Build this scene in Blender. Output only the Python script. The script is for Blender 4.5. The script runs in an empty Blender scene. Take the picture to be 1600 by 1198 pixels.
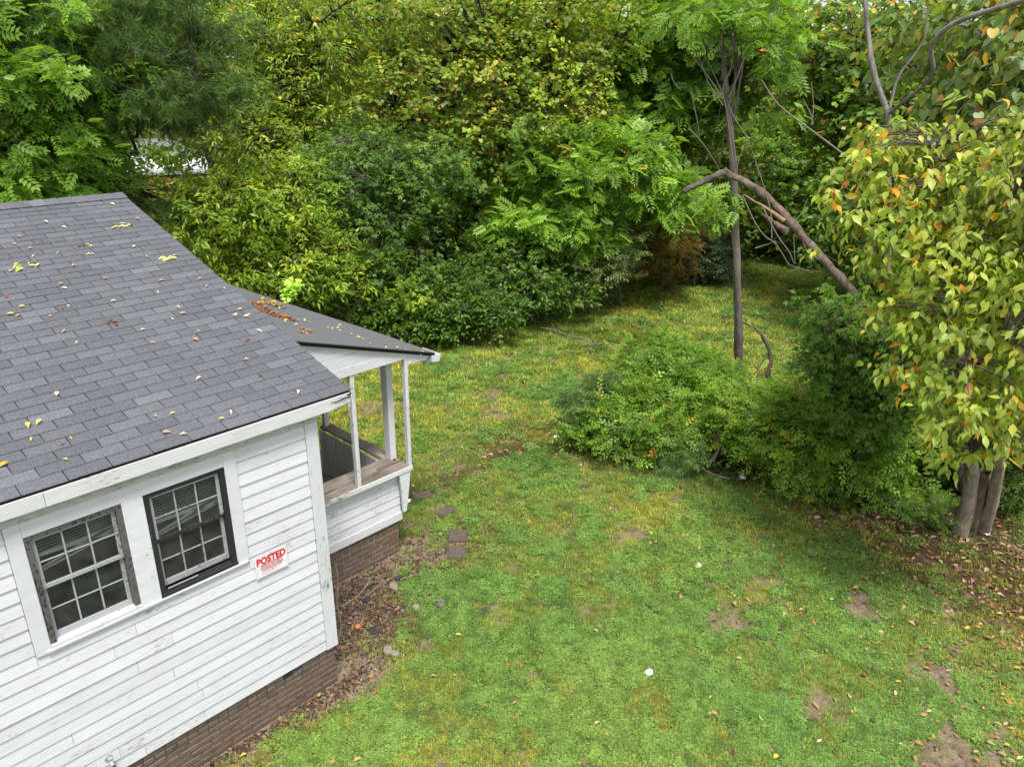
import bpy, bmesh, math, random
import numpy as np
from mathutils import Vector, Matrix
R = math.radians
rnd = random.Random(7)
rng = np.random.default_rng(11)
S = bpy.context.scene
COL = S.collection

# ------------------------------------------------------------------ camera
CAM = np.array([-3.437, -5.763, 5.987]); YAW, PITCH, ROLL, FPX = 43.276, 21.546, 0.427, 1191.25
def _basis():
    y, t, r = R(YAW), R(PITCH), R(ROLL)
    fw = np.array([math.cos(y)*math.cos(t), math.sin(y)*math.cos(t), -math.sin(t)])
    rt = np.array([math.sin(y), -math.cos(y), 0.0]); up = np.cross(rt, fw)
    rt2 = rt*math.cos(r) + up*math.sin(r); return rt2, np.cross(rt2, fw), fw
RT, UP, FW = _basis()
cd = bpy.data.cameras.new('camera'); cam = bpy.data.objects.new('camera', cd); COL.objects.link(cam)
m = Matrix.Identity(4)
for i in range(3):
    m[i][0], m[i][1], m[i][2], m[i][3] = RT[i], UP[i], -FW[i], CAM[i]
cam.matrix_world = m
cd.sensor_fit = 'HORIZONTAL'; cd.sensor_width = 36.0; cd.lens = 36.0*FPX/1600.0
cd.clip_start = 0.1; cd.clip_end = 1500.0
S.camera = cam
# ------------------------------------------------------------------ sky, sun, exposure
SUN_EL, SUN_AZ = 66.0, 240.0      # azimuth of the sun, degrees counter-clockwise from +X
w = bpy.data.worlds.new('World'); S.world = w; w.use_nodes = True
nt = w.node_tree; nt.nodes.clear()
sky = nt.nodes.new('ShaderNodeTexSky'); sky.sky_type = 'NISHITA'; sky.sun_disc = False
sky.sun_elevation = R(SUN_EL); sky.sun_rotation = R(90-SUN_AZ)
sky.air_density = 1.0; sky.dust_density = 1.0; sky.ozone_density = 1.0
hs = nt.nodes.new('ShaderNodeHueSaturation'); hs.inputs['Saturation'].default_value = 0.34
bg = nt.nodes.new('ShaderNodeBackground'); bg.inputs['Strength'].default_value = 0.15
wo = nt.nodes.new('ShaderNodeOutputWorld')
nt.links.new(sky.outputs[0], hs.inputs['Color']); nt.links.new(hs.outputs[0], bg.inputs['Color']); nt.links.new(bg.outputs[0], wo.inputs['Surface'])
sd = bpy.data.lights.new('sun', 'SUN'); sd.energy = 3.2; sd.angle = R(17); sd.color = (1.0, 0.965, 0.92)
sun = bpy.data.objects.new('sun', sd); COL.objects.link(sun)
sv = Vector((math.cos(R(SUN_AZ))*math.cos(R(SUN_EL)), math.sin(R(SUN_AZ))*math.cos(R(SUN_EL)), math.sin(R(SUN_EL))))
sun.rotation_euler = sv.to_track_quat('Z', 'Y').to_euler(); sun.location = (0, 0, 30)
S.view_settings.view_transform = 'Standard'; S.view_settings.look = 'None'
S.view_settings.gamma = 1.0; S.view_settings.exposure = 0.65; S.view_settings.use_curve_mapping = False
S.cycles.max_bounces = 8; S.cycles.diffuse_bounces = 4; S.cycles.transmission_bounces = 6; S.cycles.transparent_max_bounces = 8

# ------------------------------------------------------------------ helpers
def ray(u, v): return FW*FPX + RT*(u-800) - UP*(v-599)
def W(u, v, d):
    """world point seen at photo pixel (u,v), at horizontal distance d metres from the viewpoint"""
    r = ray(u, v); return CAM + r*(d/math.hypot(r[0], r[1]))
def G(u, v, z=0.0):
    r = ray(u, v); return CAM + r*((z-CAM[2])/r[2])
def link(name, me, m=None, parent=None, loc=None):
    o = bpy.data.objects.new(name, me); COL.objects.link(o)
    if m is not None and me is not None and not me.materials: me.materials.append(m)
    if parent is not None: o.parent = parent
    if loc is not None: o.location = loc
    return o
def tag(o, label, cat, group=None, kind=None):
    o['label'] = label; o['category'] = cat
    if group: o['group'] = group
    if kind: o['kind'] = kind
    return o
def empty(name, loc, label, cat, group=None):
    o = bpy.data.objects.new(name, None); COL.objects.link(o); o.location = loc; o.empty_display_size = .2
    return tag(o, label, cat, group)
class MB:
    def __init__(s): s.v = []; s.f = []
    def add(s, vs, fs):
        n = len(s.v); s.v += [tuple(x) for x in vs]; s.f += [tuple(i+n for i in f) for f in fs]; return s
    def box(s, x0, x1, y0, y1, z0, z1):
        return s.hexa([(x0,y0,z0),(x1,y0,z0),(x1,y1,z0),(x0,y1,z0),(x0,y0,z1),(x1,y0,z1),(x1,y1,z1),(x0,y1,z1)])
    def hexa(s, p): return s.add(p, [(0,3,2,1),(4,5,6,7),(0,1,5,4),(1,2,6,5),(2,3,7,6),(3,0,4,7)])
    def prism(s, prof, axis, a, b):
        """extrude a closed 2-D profile along axis 'x','y' or 'z' from a to b"""
        n = len(prof)
        def P(t, q):
            return {'x': (t, q[0], q[1]), 'y': (q[0], t, q[1]), 'z': (q[0], q[1], t)}[axis]
        vs = [P(a, q) for q in prof] + [P(b, q) for q in prof]
        fs = [tuple(range(n-1, -1, -1)), tuple(range(n, 2*n))] + [(i, (i+1) % n, n+(i+1) % n, n+i) for i in range(n)]
        return s.add(vs, fs)
    def tube(s, pts, rad, k=6, cap=True):
        pts = [Vector(p) for p in pts]; n0 = len(s.v); ref = Vector((0.31, 0.17, 0.93))
        for i, p in enumerate(pts):
            d = (pts[min(i+1, len(pts)-1)] - pts[max(i-1, 0)])
            d = d.normalized() if d.length > 1e-9 else Vector((0, 0, 1))
            a = d.cross(ref)
            if a.length < .15: a = d.cross(Vector((1, 0, 0)))
            a.normalize(); b = d.cross(a)
            for j in range(k):
                t = 2*math.pi*j/k; s.v.append(tuple(p + (a*math.cos(t)+b*math.sin(t))*rad[i]))
        for i in range(len(pts)-1):
            for j in range(k):
                A = n0+i*k+j; B = n0+i*k+(j+1) % k; s.f.append((A, B, B+k, A+k))
        if cap:
            s.f.append(tuple(n0+j for j in range(k-1, -1, -1))); e = n0+(len(pts)-1)*k; s.f.append(tuple(e+j for j in range(k)))
        return s
    def mesh(s, name='mesh', m=None, smooth=False, bevel=0):
        me = bpy.data.meshes.new(name); me.from_pydata(s.v, [], s.f)
        bm = bmesh.new(); bm.from_mesh(me)
        bmesh.ops.recalc_face_normals(bm, faces=bm.faces)
        if bevel: bmesh.ops.bevel(bm, geom=list(bm.edges), offset=bevel, segments=1, affect='EDGES', clamp_overlap=True)
        bm.to_mesh(me); bm.free()
        if smooth: me.polygons.foreach_set('use_smooth', [True]*len(me.polygons))
        if m: me.materials.append(m)
        return me
    def build(s, name, m, parent=None, loc=None, **k):
        return link(name, s.mesh(name, m, **k), None, parent, loc)
def BX(name, m, parent, *b, bevel=0): return MB().box(*b).build(name, m, parent, bevel=bevel)

# value noise in numpy
_perm = rng.random((256, 256))
def vnoise(x, y, sc):
    x = np.asarray(x)*sc+1000.3; y = np.asarray(y)*sc+1000.7
    xi = np.floor(x).astype(int); yi = np.floor(y).astype(int); fx = x-xi; fy = y-yi
    fx = fx*fx*(3-2*fx); fy = fy*fy*(3-2*fy)
    g = lambda a, b: _perm[a % 256, b % 256]
    return (g(xi, yi)*(1-fx)+g(xi+1, yi)*fx)*(1-fy)+(g(xi, yi+1)*(1-fx)+g(xi+1, yi+1)*fx)*fy
def fbm(x, y, sc, o=4):
    t = 0; a = 1; s = 0
    for i in range(o): t = t+a*vnoise(x+7.1*i, y-3.3*i, sc*2**i); s += a; a *= .55
    return t/s
def sstep(a, b, x): t = np.clip((x-a)/(b-a), 0, 1); return t*t*(3-2*t)

# ------------------------------------------------------------------ materials
def nodes(name):
    m = bpy.data.materials.new(name); m.use_nodes = True; t = m.node_tree; t.nodes.clear()
    o = t.nodes.new('ShaderNodeOutputMaterial'); b = t.nodes.new('ShaderNodeBsdfPrincipled')
    t.links.new(b.outputs[0], o.inputs['Surface']); return m, t, b, o
def nd(t, typ, **k):
    n = t.nodes.new(typ)
    for a, v in k.items():
        if a.startswith('i_'): n.inputs[a[2:].replace('_', ' ')].default_value = v
        else: setattr(n, a, v)
    return n
def mix(t, fac, a, b, bt='MIX'):
    n = t.nodes.new('ShaderNodeMix'); n.data_type = 'RGBA'; n.blend_type = bt
    for s_, v in ((n.inputs[0], fac), (n.inputs[6], a), (n.inputs[7], b)):
        if hasattr(v, 'links') or hasattr(v, 'is_output'): t.links.new(v, s_)
        else: s_.default_value = v if not isinstance(v, tuple) or len(v) == 4 else (*v, 1)
    return n.outputs[2]
def ramp(t, src, stops):
    n = t.nodes.new('ShaderNodeValToRGB'); e = n.color_ramp.elements
    while len(e) < len(stops): e.new(.5)
    for i, (p, c) in enumerate(stops):
        e[i].position = p; e[i].color = (c, c, c, 1) if isinstance(c, (int, float)) else (*c, 1)
    t.links.new(src, n.inputs[0]); return n.outputs[0]
def noise(t, scale, detail=4, vec=None, rough=.55, w3=None):
    n = t.nodes.new('ShaderNodeTexNoise'); n.inputs['Scale'].default_value = scale; n.inputs['Detail'].default_value = detail
    n.inputs['Roughness'].default_value = rough
    if vec is not None: t.links.new(vec, n.inputs['Vector'])
    return n.outputs[0]
def coords(t, scale=(1, 1, 1), randomize=False):
    tc = t.nodes.new('ShaderNodeTexCoord'); mp = t.nodes.new('ShaderNodeMapping'); mp.inputs['Scale'].default_value = scale
    src = tc.outputs['Object']
    if randomize:
        oi = t.nodes.new('ShaderNodeObjectInfo'); va = nd(t, 'ShaderNodeVectorMath', operation='SCALE')
        va.inputs[0].default_value = (31, 17, 23); t.links.new(oi.outputs['Random'], va.inputs['Scale'])
        ad = nd(t, 'ShaderNodeVectorMath', operation='ADD'); t.links.new(src, ad.inputs[0]); t.links.new(va.outputs[0], ad.inputs[1]); src = ad.outputs[0]
    t.links.new(src, mp.inputs['Vector']); return mp.outputs[0]
def bump(t, b, h, strength, dist=.01):
    n = t.nodes.new('ShaderNodeBump'); n.inputs['Strength'].default_value = strength; n.inputs['Distance'].default_value = dist
    t.links.new(h, n.inputs['Height']); t.links.new(n.outputs[0], b.inputs['Normal'])
def painted(name, paint, wood, amount=.5, stretch=(1, 6, 14), rough=.6, dirt=(.35, .34, .30), dirtamt=.35):
    """old paint: faint grime plus peeled flakes that show the grey wood"""
    m, t, b, o = nodes(name); c = coords(t, stretch)
    c1 = coords(t, (1, 1, 1), True)
    n1 = noise(t, 3.0, 5, c); n2 = noise(t, 1.3, 3, c1); n3 = noise(t, 9.0, 6, c, .7); oi = t.nodes.new('ShaderNodeObjectInfo')
    base = mix(t, ramp(t, n1, [(.42, 0.0), (.75, dirtamt)]), paint, dirt)
    base = mix(t, ramp(t, n2, [(.45, 0.0), (.8, dirtamt*.8)]), base, dirt)
    mm = nd(t, 'ShaderNodeMath', operation='MULTIPLY'); t.links.new(n3, mm.inputs[0]); t.links.new(ramp(t, n2, [(.35, .75), (.7, 1.05)]), mm.inputs[1])
    pe = ramp(t, mm.outputs[0], [(1-amount-.02, 0.0), (1-amount+.02, 1.0)])
    base = mix(t, pe, base, wood)
    vr = nd(t, 'ShaderNodeMath', operation='MULTIPLY_ADD'); t.links.new(oi.outputs['Random'], vr.inputs[0]); vr.inputs[1].default_value = .10; vr.inputs[2].default_value = .93
    mu = nd(t, 'ShaderNodeVectorMath', operation='SCALE'); t.links.new(base, mu.inputs[0]); t.links.new(vr.outputs[0], mu.inputs['Scale'])
    t.links.new(mu.outputs[0], b.inputs['Base Color']); b.inputs['Roughness'].default_value = rough; b.inputs['Specular IOR Level'].default_value = .3
    bump(t, b, mix(t, .5, n3, pe), .35, .004); return m
def grain(name, c1, c2, c3, stretch, rough=.85, sc=4.0):
    m, t, b, o = nodes(name); c = coords(t, stretch, True)
    n1 = noise(t, sc, 6, c, .65); n2 = noise(t, sc*.35, 3, coords(t, (1, 1, 1), True))
    base = mix(t, ramp(t, n1, [(.38, 0.0), (.62, 1.0)]), c1, c2); base = mix(t, ramp(t, n2, [(.45, 0.0), (.68, .8)]), base, c3)
    t.links.new(base, b.inputs['Base Color']); b.inputs['Roughness'].default_value = rough; b.inputs['Specular IOR Level'].default_value = .2
    bump(t, b, n1, .5, .006); return m
def plain(name, c, rough=.6, metal=0, var=.12, sc=6.0, spec=.3):
    m, t, b, o = nodes(name); n = noise(t, sc, 4, coords(t, (1, 1, 1), True)); d = tuple(max(0, x*(1-var*2)) for x in c); l = tuple(min(1, x*(1+var)) for x in c)
    t.links.new(mix(t, n, d, l), b.inputs['Base Color']); b.inputs['Roughness'].default_value = rough; b.inputs['Metallic'].default_value = metal; b.inputs['Specular IOR Level'].default_value = spec
    return m
M_SIDE = painted('white_clapboard_paint', (.665, .66, .70), (.24, .22, .20), .41, (1.2, 1, 9), dirtamt=.24)
M_TRIM = painted('white_trim_paint', (.665, .66, .70), (.24, .22, .20), .39, (2, 2, 5), dirtamt=.2)
M_TRIMV = painted('white_post_paint', (.65, .65, .68), (.25, .23, .21), .43, (6, 6, 1.2), dirtamt=.2)
M_FASC = painted('worn_fascia_paint', (.70, .69, .72), (.26, .19, .15), .44, (1.2, 3, 8), dirtamt=.26)
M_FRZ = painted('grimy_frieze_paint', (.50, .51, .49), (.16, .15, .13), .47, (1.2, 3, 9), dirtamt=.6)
M_PEEL = painted('peeling_frame_paint', (.12, .115, .11), (.022, .021, .020), .52, (7, 7, 3), dirt=(.07, .065, .06), dirtamt=.6)
M_BLACK = painted('black_frame_paint', (.022, .022, .025), (.30, .29, .27), .35, (6, 6, 4), dirtamt=.1, dirt=(.05, .05, .05))
M_SASH = painted('grey_sash_paint', (.36, .375, .385), (.14, .13, .12), .47, (7, 7, 7), dirtamt=.4)
M_WOOD = grain('weathered_plank_wood', (.145, .115, .092), (.30, .265, .23), (.095, .066, .05), (1.2, 14, 10), sc=3.2)
M_WOODY = grain('weathered_cap_wood', (.24, .21, .18), (.42, .39, .35), (.16, .13, .105), (14, 1.2, 10), sc=3.2)
M_FLOOR = grain('porch_floor_wood', (.36, .30, .24), (.46, .38, .30), (.20, .15, .11), (1.5, 10, 8))
M_PANEL = painted('dark_grey_board_paint', (.62, .60, .60), (.68, .66, .65), .38, (8, 3, 1.5), dirt=(.3, .28, .27), dirtamt=.4)
M_DARK = plain('dark_room_paint', (.08, .082, .088), .9)
M_BLIND = plain('old_blind_slats', (.78, .75, .62), .7, var=.1)
M_CURT = plain('sheer_curtain_cloth', (.80, .78, .70), .9)
M_METAL = plain('galvanized_metal', (.55, .56, .55), .45, .6)
M_HOSE = plain('green_hose_plastic', (.02, .10, .055), .45)
M_WHITE = plain('white_litter_paper', (.75, .77, .78), .6, var=.05)
M_RUST = plain('rusty_drip_edge', (.20, .09, .05), .8, var=.3, sc=20)
def shingle_mat(name, rnd_obj=True, c=(.108, .110, .120), c2=(.155, .158, .175)):
    m, t, b, o = nodes(name)
    g = noise(t, 85, 3, coords(t), .85); g2 = noise(t, 2.2, 3, coords(t))
    base = mix(t, ramp(t, g, [(.35, 0.0), (.68, 1.0)]), tuple(x*.5 for x in c), tuple(x*1.5 for x in c))
    base = mix(t, ramp(t, g2, [(.3, 0.0), (.75, .35)]), base, tuple(x*1.5 for x in c))
    oi = t.nodes.new('ShaderNodeObjectInfo'); at = nd(t, 'ShaderNodeAttribute', attribute_name='tint')
    ad = nd(t, 'ShaderNodeMath', operation='ADD')
    if rnd_obj: t.links.new(oi.outputs['Random'], ad.inputs[0])
    else: t.links.new(at.outputs['Fac'], ad.inputs[0])
    ad.inputs[1].default_value = 0
    sc_ = ramp(t, ad.outputs[0], [(0.0, .88), (.6, 1.02), (.9, 1.14), (1.0, 1.30)])
    mu = mix(t, 1.0, base, sc_, 'MULTIPLY')
    t.links.new(mu, b.inputs['Base Color']); b.inputs['Roughness'].default_value = .82; b.inputs['Specular IOR Level'].default_value = .35
    bump(t, b, g, .6, .004); return m
M_SHING = shingle_mat('charcoal_shingle'); M_SHING2 = shingle_mat('charcoal_shingle_rest', False)
def roll_mat():
    m, t, b, o = nodes('rolled_roofing'); g = noise(t, 120, 3, coords(t), .8); n2 = noise(t, 2.0, 5, coords(t, (.5, 4, 1))); n3 = noise(t, 6.0, 6, coords(t, (.6, 5, 1)), .7)
    base = mix(t, ramp(t, g, [(.3, 0.0), (.7, 1.0)]), (.085, .086, .092), (.16, .162, .168))
    base = mix(t, ramp(t, n2, [(.4, 0.0), (.7, .6)]), base, (.13, .13, .128)); base = mix(t, ramp(t, n3, [(.62, 0.0), (.66, .7)]), base, (.03, .03, .03))
    t.links.new(base, b.inputs['Base Color']); b.inputs['Roughness'].default_value = .85; bump(t, b, n2, .6, .02); return m
M_ROLL = roll_mat(); M_BLKEDGE = plain('black_roof_edge', (.008, .008, .009), .85, spec=.1)
def brick_mat(name, a, b_, c_):
    m, t, b, o = nodes(name); oi = t.nodes.new('ShaderNodeObjectInfo'); at = nd(t, 'ShaderNodeAttribute', attribute_name='tint')
    n = noise(t, 18, 6, coords(t, (1, 1, 1), True), .7); n2 = noise(t, 1.1, 5, coords(t), .6); n3 = noise(t, 45, 4, coords(t))
    base = ramp(t, oi.outputs['Random'], [(0.0, a), (.35, b_), (.7, c_), (.93, tuple(x*.9 for x in b_)), (1.0, (.22, .11, .07))])
    base = mix(t, ramp(t, n, [(.4, 0.0), (.72, .45)]), base, (.30, .24, .18))
    base = mix(t, ramp(t, n2, [(.44, 0.0), (.60, .75)]), base, (.055, .045, .038))
    t.links.new(base, b.inputs['Base Color']); b.inputs['Roughness'].default_value = .92; b.inputs['Specular IOR Level'].default_value = .15; bump(t, b, n3, .6, .004); return m
M_BRICK = brick_mat('old_red_brown_brick', (.120, .086, .066), (.168, .112, .082), (.145, .108, .084))
M_MORT = plain('sandy_mortar', (.34, .28, .215), .95, var=.3, sc=14)
M_MORT2 = plain('grimy_mortar', (.18, .145, .11), .95, var=.3, sc=14)
def glass_mat():
    m, t, b, o = nodes('old_window_glass'); n = noise(t, 7, 4, coords(t, (1, 1, 1), True))
    b.inputs['Base Color'].default_value = (.9, .93, .92, 1); b.inputs['Roughness'].default_value = .06; b.inputs['IOR'].default_value = 1.45
    tr = t.nodes.new('ShaderNodeBsdfTransparent'); tr.inputs[0].default_value = (.86, .87, .90, 1)
    gl = t.nodes.new('ShaderNodeBsdfGlossy'); gl.inputs['Roughness'].default_value = .09
    du = t.nodes.new('ShaderNodeBsdfDiffuse'); du.inputs[0].default_value = (.35, .35, .33, 1)
    fr = t.nodes.new('ShaderNodeFresnel'); fr.inputs[0].default_value = 1.32
    m1 = t.nodes.new('ShaderNodeMixShader'); t.links.new(fr.outputs[0], m1.inputs[0]); t.links.new(tr.outputs[0], m1.inputs[1]); t.links.new(gl.outputs[0], m1.inputs[2])
    m2 = t.nodes.new('ShaderNodeMixShader'); t.links.new(ramp(t, n, [(.35, .04), (.8, .15)]), m2.inputs[0]); t.links.new(m1.outputs[0], m2.inputs[1]); t.links.new(du.outputs[0], m2.inputs[2])
    t.links.new(m2.outputs[0], o.inputs['Surface']); return m
M_GLASS = glass_mat()
def bark_mat(name, c1, c2, sc=9, moss=None):
    m, t, b, o = nodes(name); n = noise(t, sc, 6, coords(t, (1, 1, .25)), .7); n2 = noise(t, sc*.3, 4, coords(t))
    base = mix(t, ramp(t, n, [(.36, 0.0), (.64, 1.0)]), c1, c2)
    if moss: base = mix(t, ramp(t, n2, [(.5, 0.0), (.7, .6)]), base, moss)
    t.links.new(base, b.inputs['Base Color']); b.inputs['Roughness'].default_value = .9; b.inputs['Specular IOR Level'].default_value = .15
    bump(t, b, n, .9, .02); return m
B_DARK = bark_mat('dark_bark', (.022, .018, .014), (.06, .05, .04))
B_GREY = bark_mat('grey_bark', (.13, .115, .10), (.27, .25, .22), 14)
B_SLIM = bark_mat('slim_grey_brown_bark', (.12, .10, .08), (.23, .195, .16), 14, (.14, .14, .09))
B_BRN = bark_mat('brown_bark', (.075, .06, .047), (.16, .135, .11), 14, (.10, .11, .06))
B_PEEL = bark_mat('peeling_brown_bark', (.085, .062, .046), (.23, .18, .14), 12)
B_TAN = bark_mat('tan_furrowed_bark', (.16, .13, .105), (.36, .30, .24), 11)
B_RAW = bark_mat('raw_split_wood', (.28, .17, .10), (.45, .32, .20), 16)
B_TWIG = plain('dry_twig_wood', (.24, .20, .165), .85)
def leaf_mat(name, trans=.40, rough=.42, spec=.45, mul=1.0, back=1.25):
    m, t, b, o = nodes(name); at = nd(t, 'ShaderNodeAttribute', attribute_name='tint')
    base = mix(t, 1.0, at.outputs['Color'], (mul*2.75, mul*2.15, mul*1.40) if mul == 1.0 else (mul, mul, mul), 'MULTIPLY')
    ge = t.nodes.new('ShaderNodeNewGeometry')
    b2 = mix(t, ge.outputs['Backfacing'], base, mix(t, .35, base, (.16*mul, .20*mul, .10*mul)))
    t.links.new(b2, b.inputs['Base Color']); b.inputs['Roughness'].default_value = rough; b.inputs['Specular IOR Level'].default_value = spec
    tl = t.nodes.new('ShaderNodeBsdfTranslucent'); t.links.new(mix(t, 1.0, base, (1.5, 1.55, .7), 'MULTIPLY'), tl.inputs[0])
    ms = t.nodes.new('ShaderNodeMixShader'); ms.inputs[0].default_value = trans
    t.links.new(b.outputs[0], ms.inputs[1]); t.links.new(tl.outputs[0], ms.inputs[2]); t.links.new(ms.outputs[0], o.inputs['Surface']); return m
L_STD = leaf_mat('broad_leaf'); L_DULL = leaf_mat('needle_leaf', .15, .6, .25); L_DRY = leaf_mat('fallen_dry_leaf', .15, .7, .2, .95)
def lawn_mat():
    m, t, b, o = nodes('lawn_leaf'); at = nd(t, 'ShaderNodeAttribute', attribute_name='tint'); it = nd(t, 'ShaderNodeAttribute', attribute_name='itint', attribute_type='INSTANCER')
    base = mix(t, 1.0, at.outputs['Color'], it.outputs['Color'], 'MULTIPLY')
    t.links.new(base, b.inputs['Base Color']); b.inputs['Roughness'].default_value = .5; b.inputs['Specular IOR Level'].default_value = .3
    tl = t.nodes.new('ShaderNodeBsdfTranslucent'); t.links.new(mix(t, 1.0, base, (1.3, 1.3, .7), 'MULTIPLY'), tl.inputs[0])
    ms = t.nodes.new('ShaderNodeMixShader'); ms.inputs[0].default_value = .25
    t.links.new(b.outputs[0], ms.inputs[1]); t.links.new(tl.outputs[0], ms.inputs[2]); t.links.new(ms.outputs[0], o.inputs['Surface']); return m
L_LAWN = lawn_mat()

# ------------------------------------------------------------------ ground
def near_line(px, py, pts):
    """distance from points to a polyline"""
    best = np.full(np.shape(px), 1e9)
    for (ax, ay), (bx, by) in zip(pts[:-1], pts[1:]):
        dx, dy = bx-ax, by-ay; t = np.clip(((px-ax)*dx+(py-ay)*dy)/(dx*dx+dy*dy+1e-9), 0, 1)
        best = np.minimum(best, np.hypot(px-ax-t*dx, py-ay-t*dy))
    return best
WOODS = [(3.0, 13.5), (8.3, 7.9), (10.2, 7.4), (13.5, 7.9), (17.0, 8.3), (20.6, 7.3), (26, 6.3), (34, 4)]     # front edge of the tree line
def woods_side(x, y):      # >0 inside the wood
    yl = np.interp(x, [q[0] for q in WOODS], [q[1] for q in WOODS]); return y-yl
SHR = [(6.2, 2.2), (6.9, .5), (7.4, -.4), (8.0, -1.8), (8.0, -3.0), (7.4, -4.4), (6.6, -6.0), (6.0, -8.5)]     # front edge of the shrub island and the right-hand border
def shrub_side(x, y):      # >0 behind that edge
    xl = np.interp(-y, [-q[1] for q in SHR], [q[0] for q in SHR]); s = x-xl
    cut = y - (2.3 - .32*np.maximum(x-6.2, 0)); return np.where(cut > 0, -cut, s)
def masks(x, y):
    x = np.asarray(x, float); y = np.asarray(y, float)
    n = fbm(x, y, 1.1); n2 = fbm(x+31, y-12, 2.6); n3 = fbm(x-9, y+44, .45, 3)
    dirt = np.zeros_like(x)
    hd = np.minimum(near_line(x, y, [(-9, -.0), (.05, -.0)]), near_line(x, y, [(.1, 0.), (.25, 1.4), (2.1, 1.35)]))
    dirt = np.maximum(dirt, 1.1*sstep(.72, .12, hd+(n-.5)*.9+.16*sstep(.0, -1.0, x)))
    for cx, cy, rx, ry, s_ in [(.75, .75, .95, .75, 1.25), (2.15, 1.25, .75, .7, .95), (3.0, 1.9, .4, .4, .7), (2.6, .95, .6, .5, .8), (3.4, -5.2, .8, .5, 1.0), (4.5, -4.6, .7, .5, .85), (4.1, -5.3, .5, .35, .8),
                           (3.35, -3.95, .45, .3, .9), (.7, -2.7, .5, .35, .7), (1.7, -3.6, .5, .4, .6), (6.7, 4.5, .5, .45, .75), (4.7, 5.6, .7, .5, .9), (6.2, 3.7, .45, .4, .95),
                           (4.35, 3.15, .6, .4, .5), (3.9, -2.5, .6, .35, .8), (4.9, -2.6, .5, .35, .7), (5.3, .7, .6, .35, .5), (2.7, -1.2, .3, .25, .7), (4.5, -.6, .6, .4, .65), (5.2, -3.6, .6, .4, .8), (2.3, -2.0, .3, .3, .5)]:
        dirt = np.maximum(dirt, s_*np.exp(-((x-cx)/rx)**2-((y-cy)/ry)**2)+(n2-.5)*1.0*np.exp(-((x-cx)/rx)**2*.6-((y-cy)/ry)**2*.6))
    dirt = np.maximum(dirt, sstep(.57, .70, fbm(x-5, y+3, 3.3))*.62)
    hf = fbm(x+17, y+5, 6.5, 3); dirt = sstep(.40, .88, dirt+(hf-.5)*1.1*sstep(.02, .3, dirt))
    ss = shrub_side(x, y)+(n-.5)*1.3+.95*sstep(-1.0, -2.8, y)
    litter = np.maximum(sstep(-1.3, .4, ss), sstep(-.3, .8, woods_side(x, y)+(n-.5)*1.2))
    clover = sstep(.50, .57, n2*.45+n*.35+n3*.2+.026*np.exp(-((np.hypot(x-CAM[0], y-CAM[1])-8.3)/1.5)**2)*sstep(-.5, 2.0, x)-.035*sstep(9.5, 12, np.hypot(x-CAM[0], y-CAM[1])))
    clover = clover*(1-np.clip(dirt, 0, 1))
    clover = clover*sstep(9.5, 6, y+x*.15)
    return np.clip(dirt, 0, 1), np.clip(clover, 0, 1), np.clip(litter, 0, 1)
def height(x, y):
    h = (fbm(x, y, .5, 3)-.5)*.10+(fbm(x+5, y+5, 2.2, 3)-.5)*.035
    flat = sstep(0, .7, np.maximum(np.maximum(-x-.2+0*x, x-2.1), -y))
    inside = (x < .05) | ((x < 2.1) & (y > 1.4))
    near = np.where(inside & (y > -.1), 0, 1)
    return h*near*sstep(0, 1.2, np.minimum(np.hypot(np.maximum(x, 0), np.minimum(y, 0)*1.0)+.0+np.where((x < 0) & (y < 0), 0, 0), 5))-.01
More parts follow.
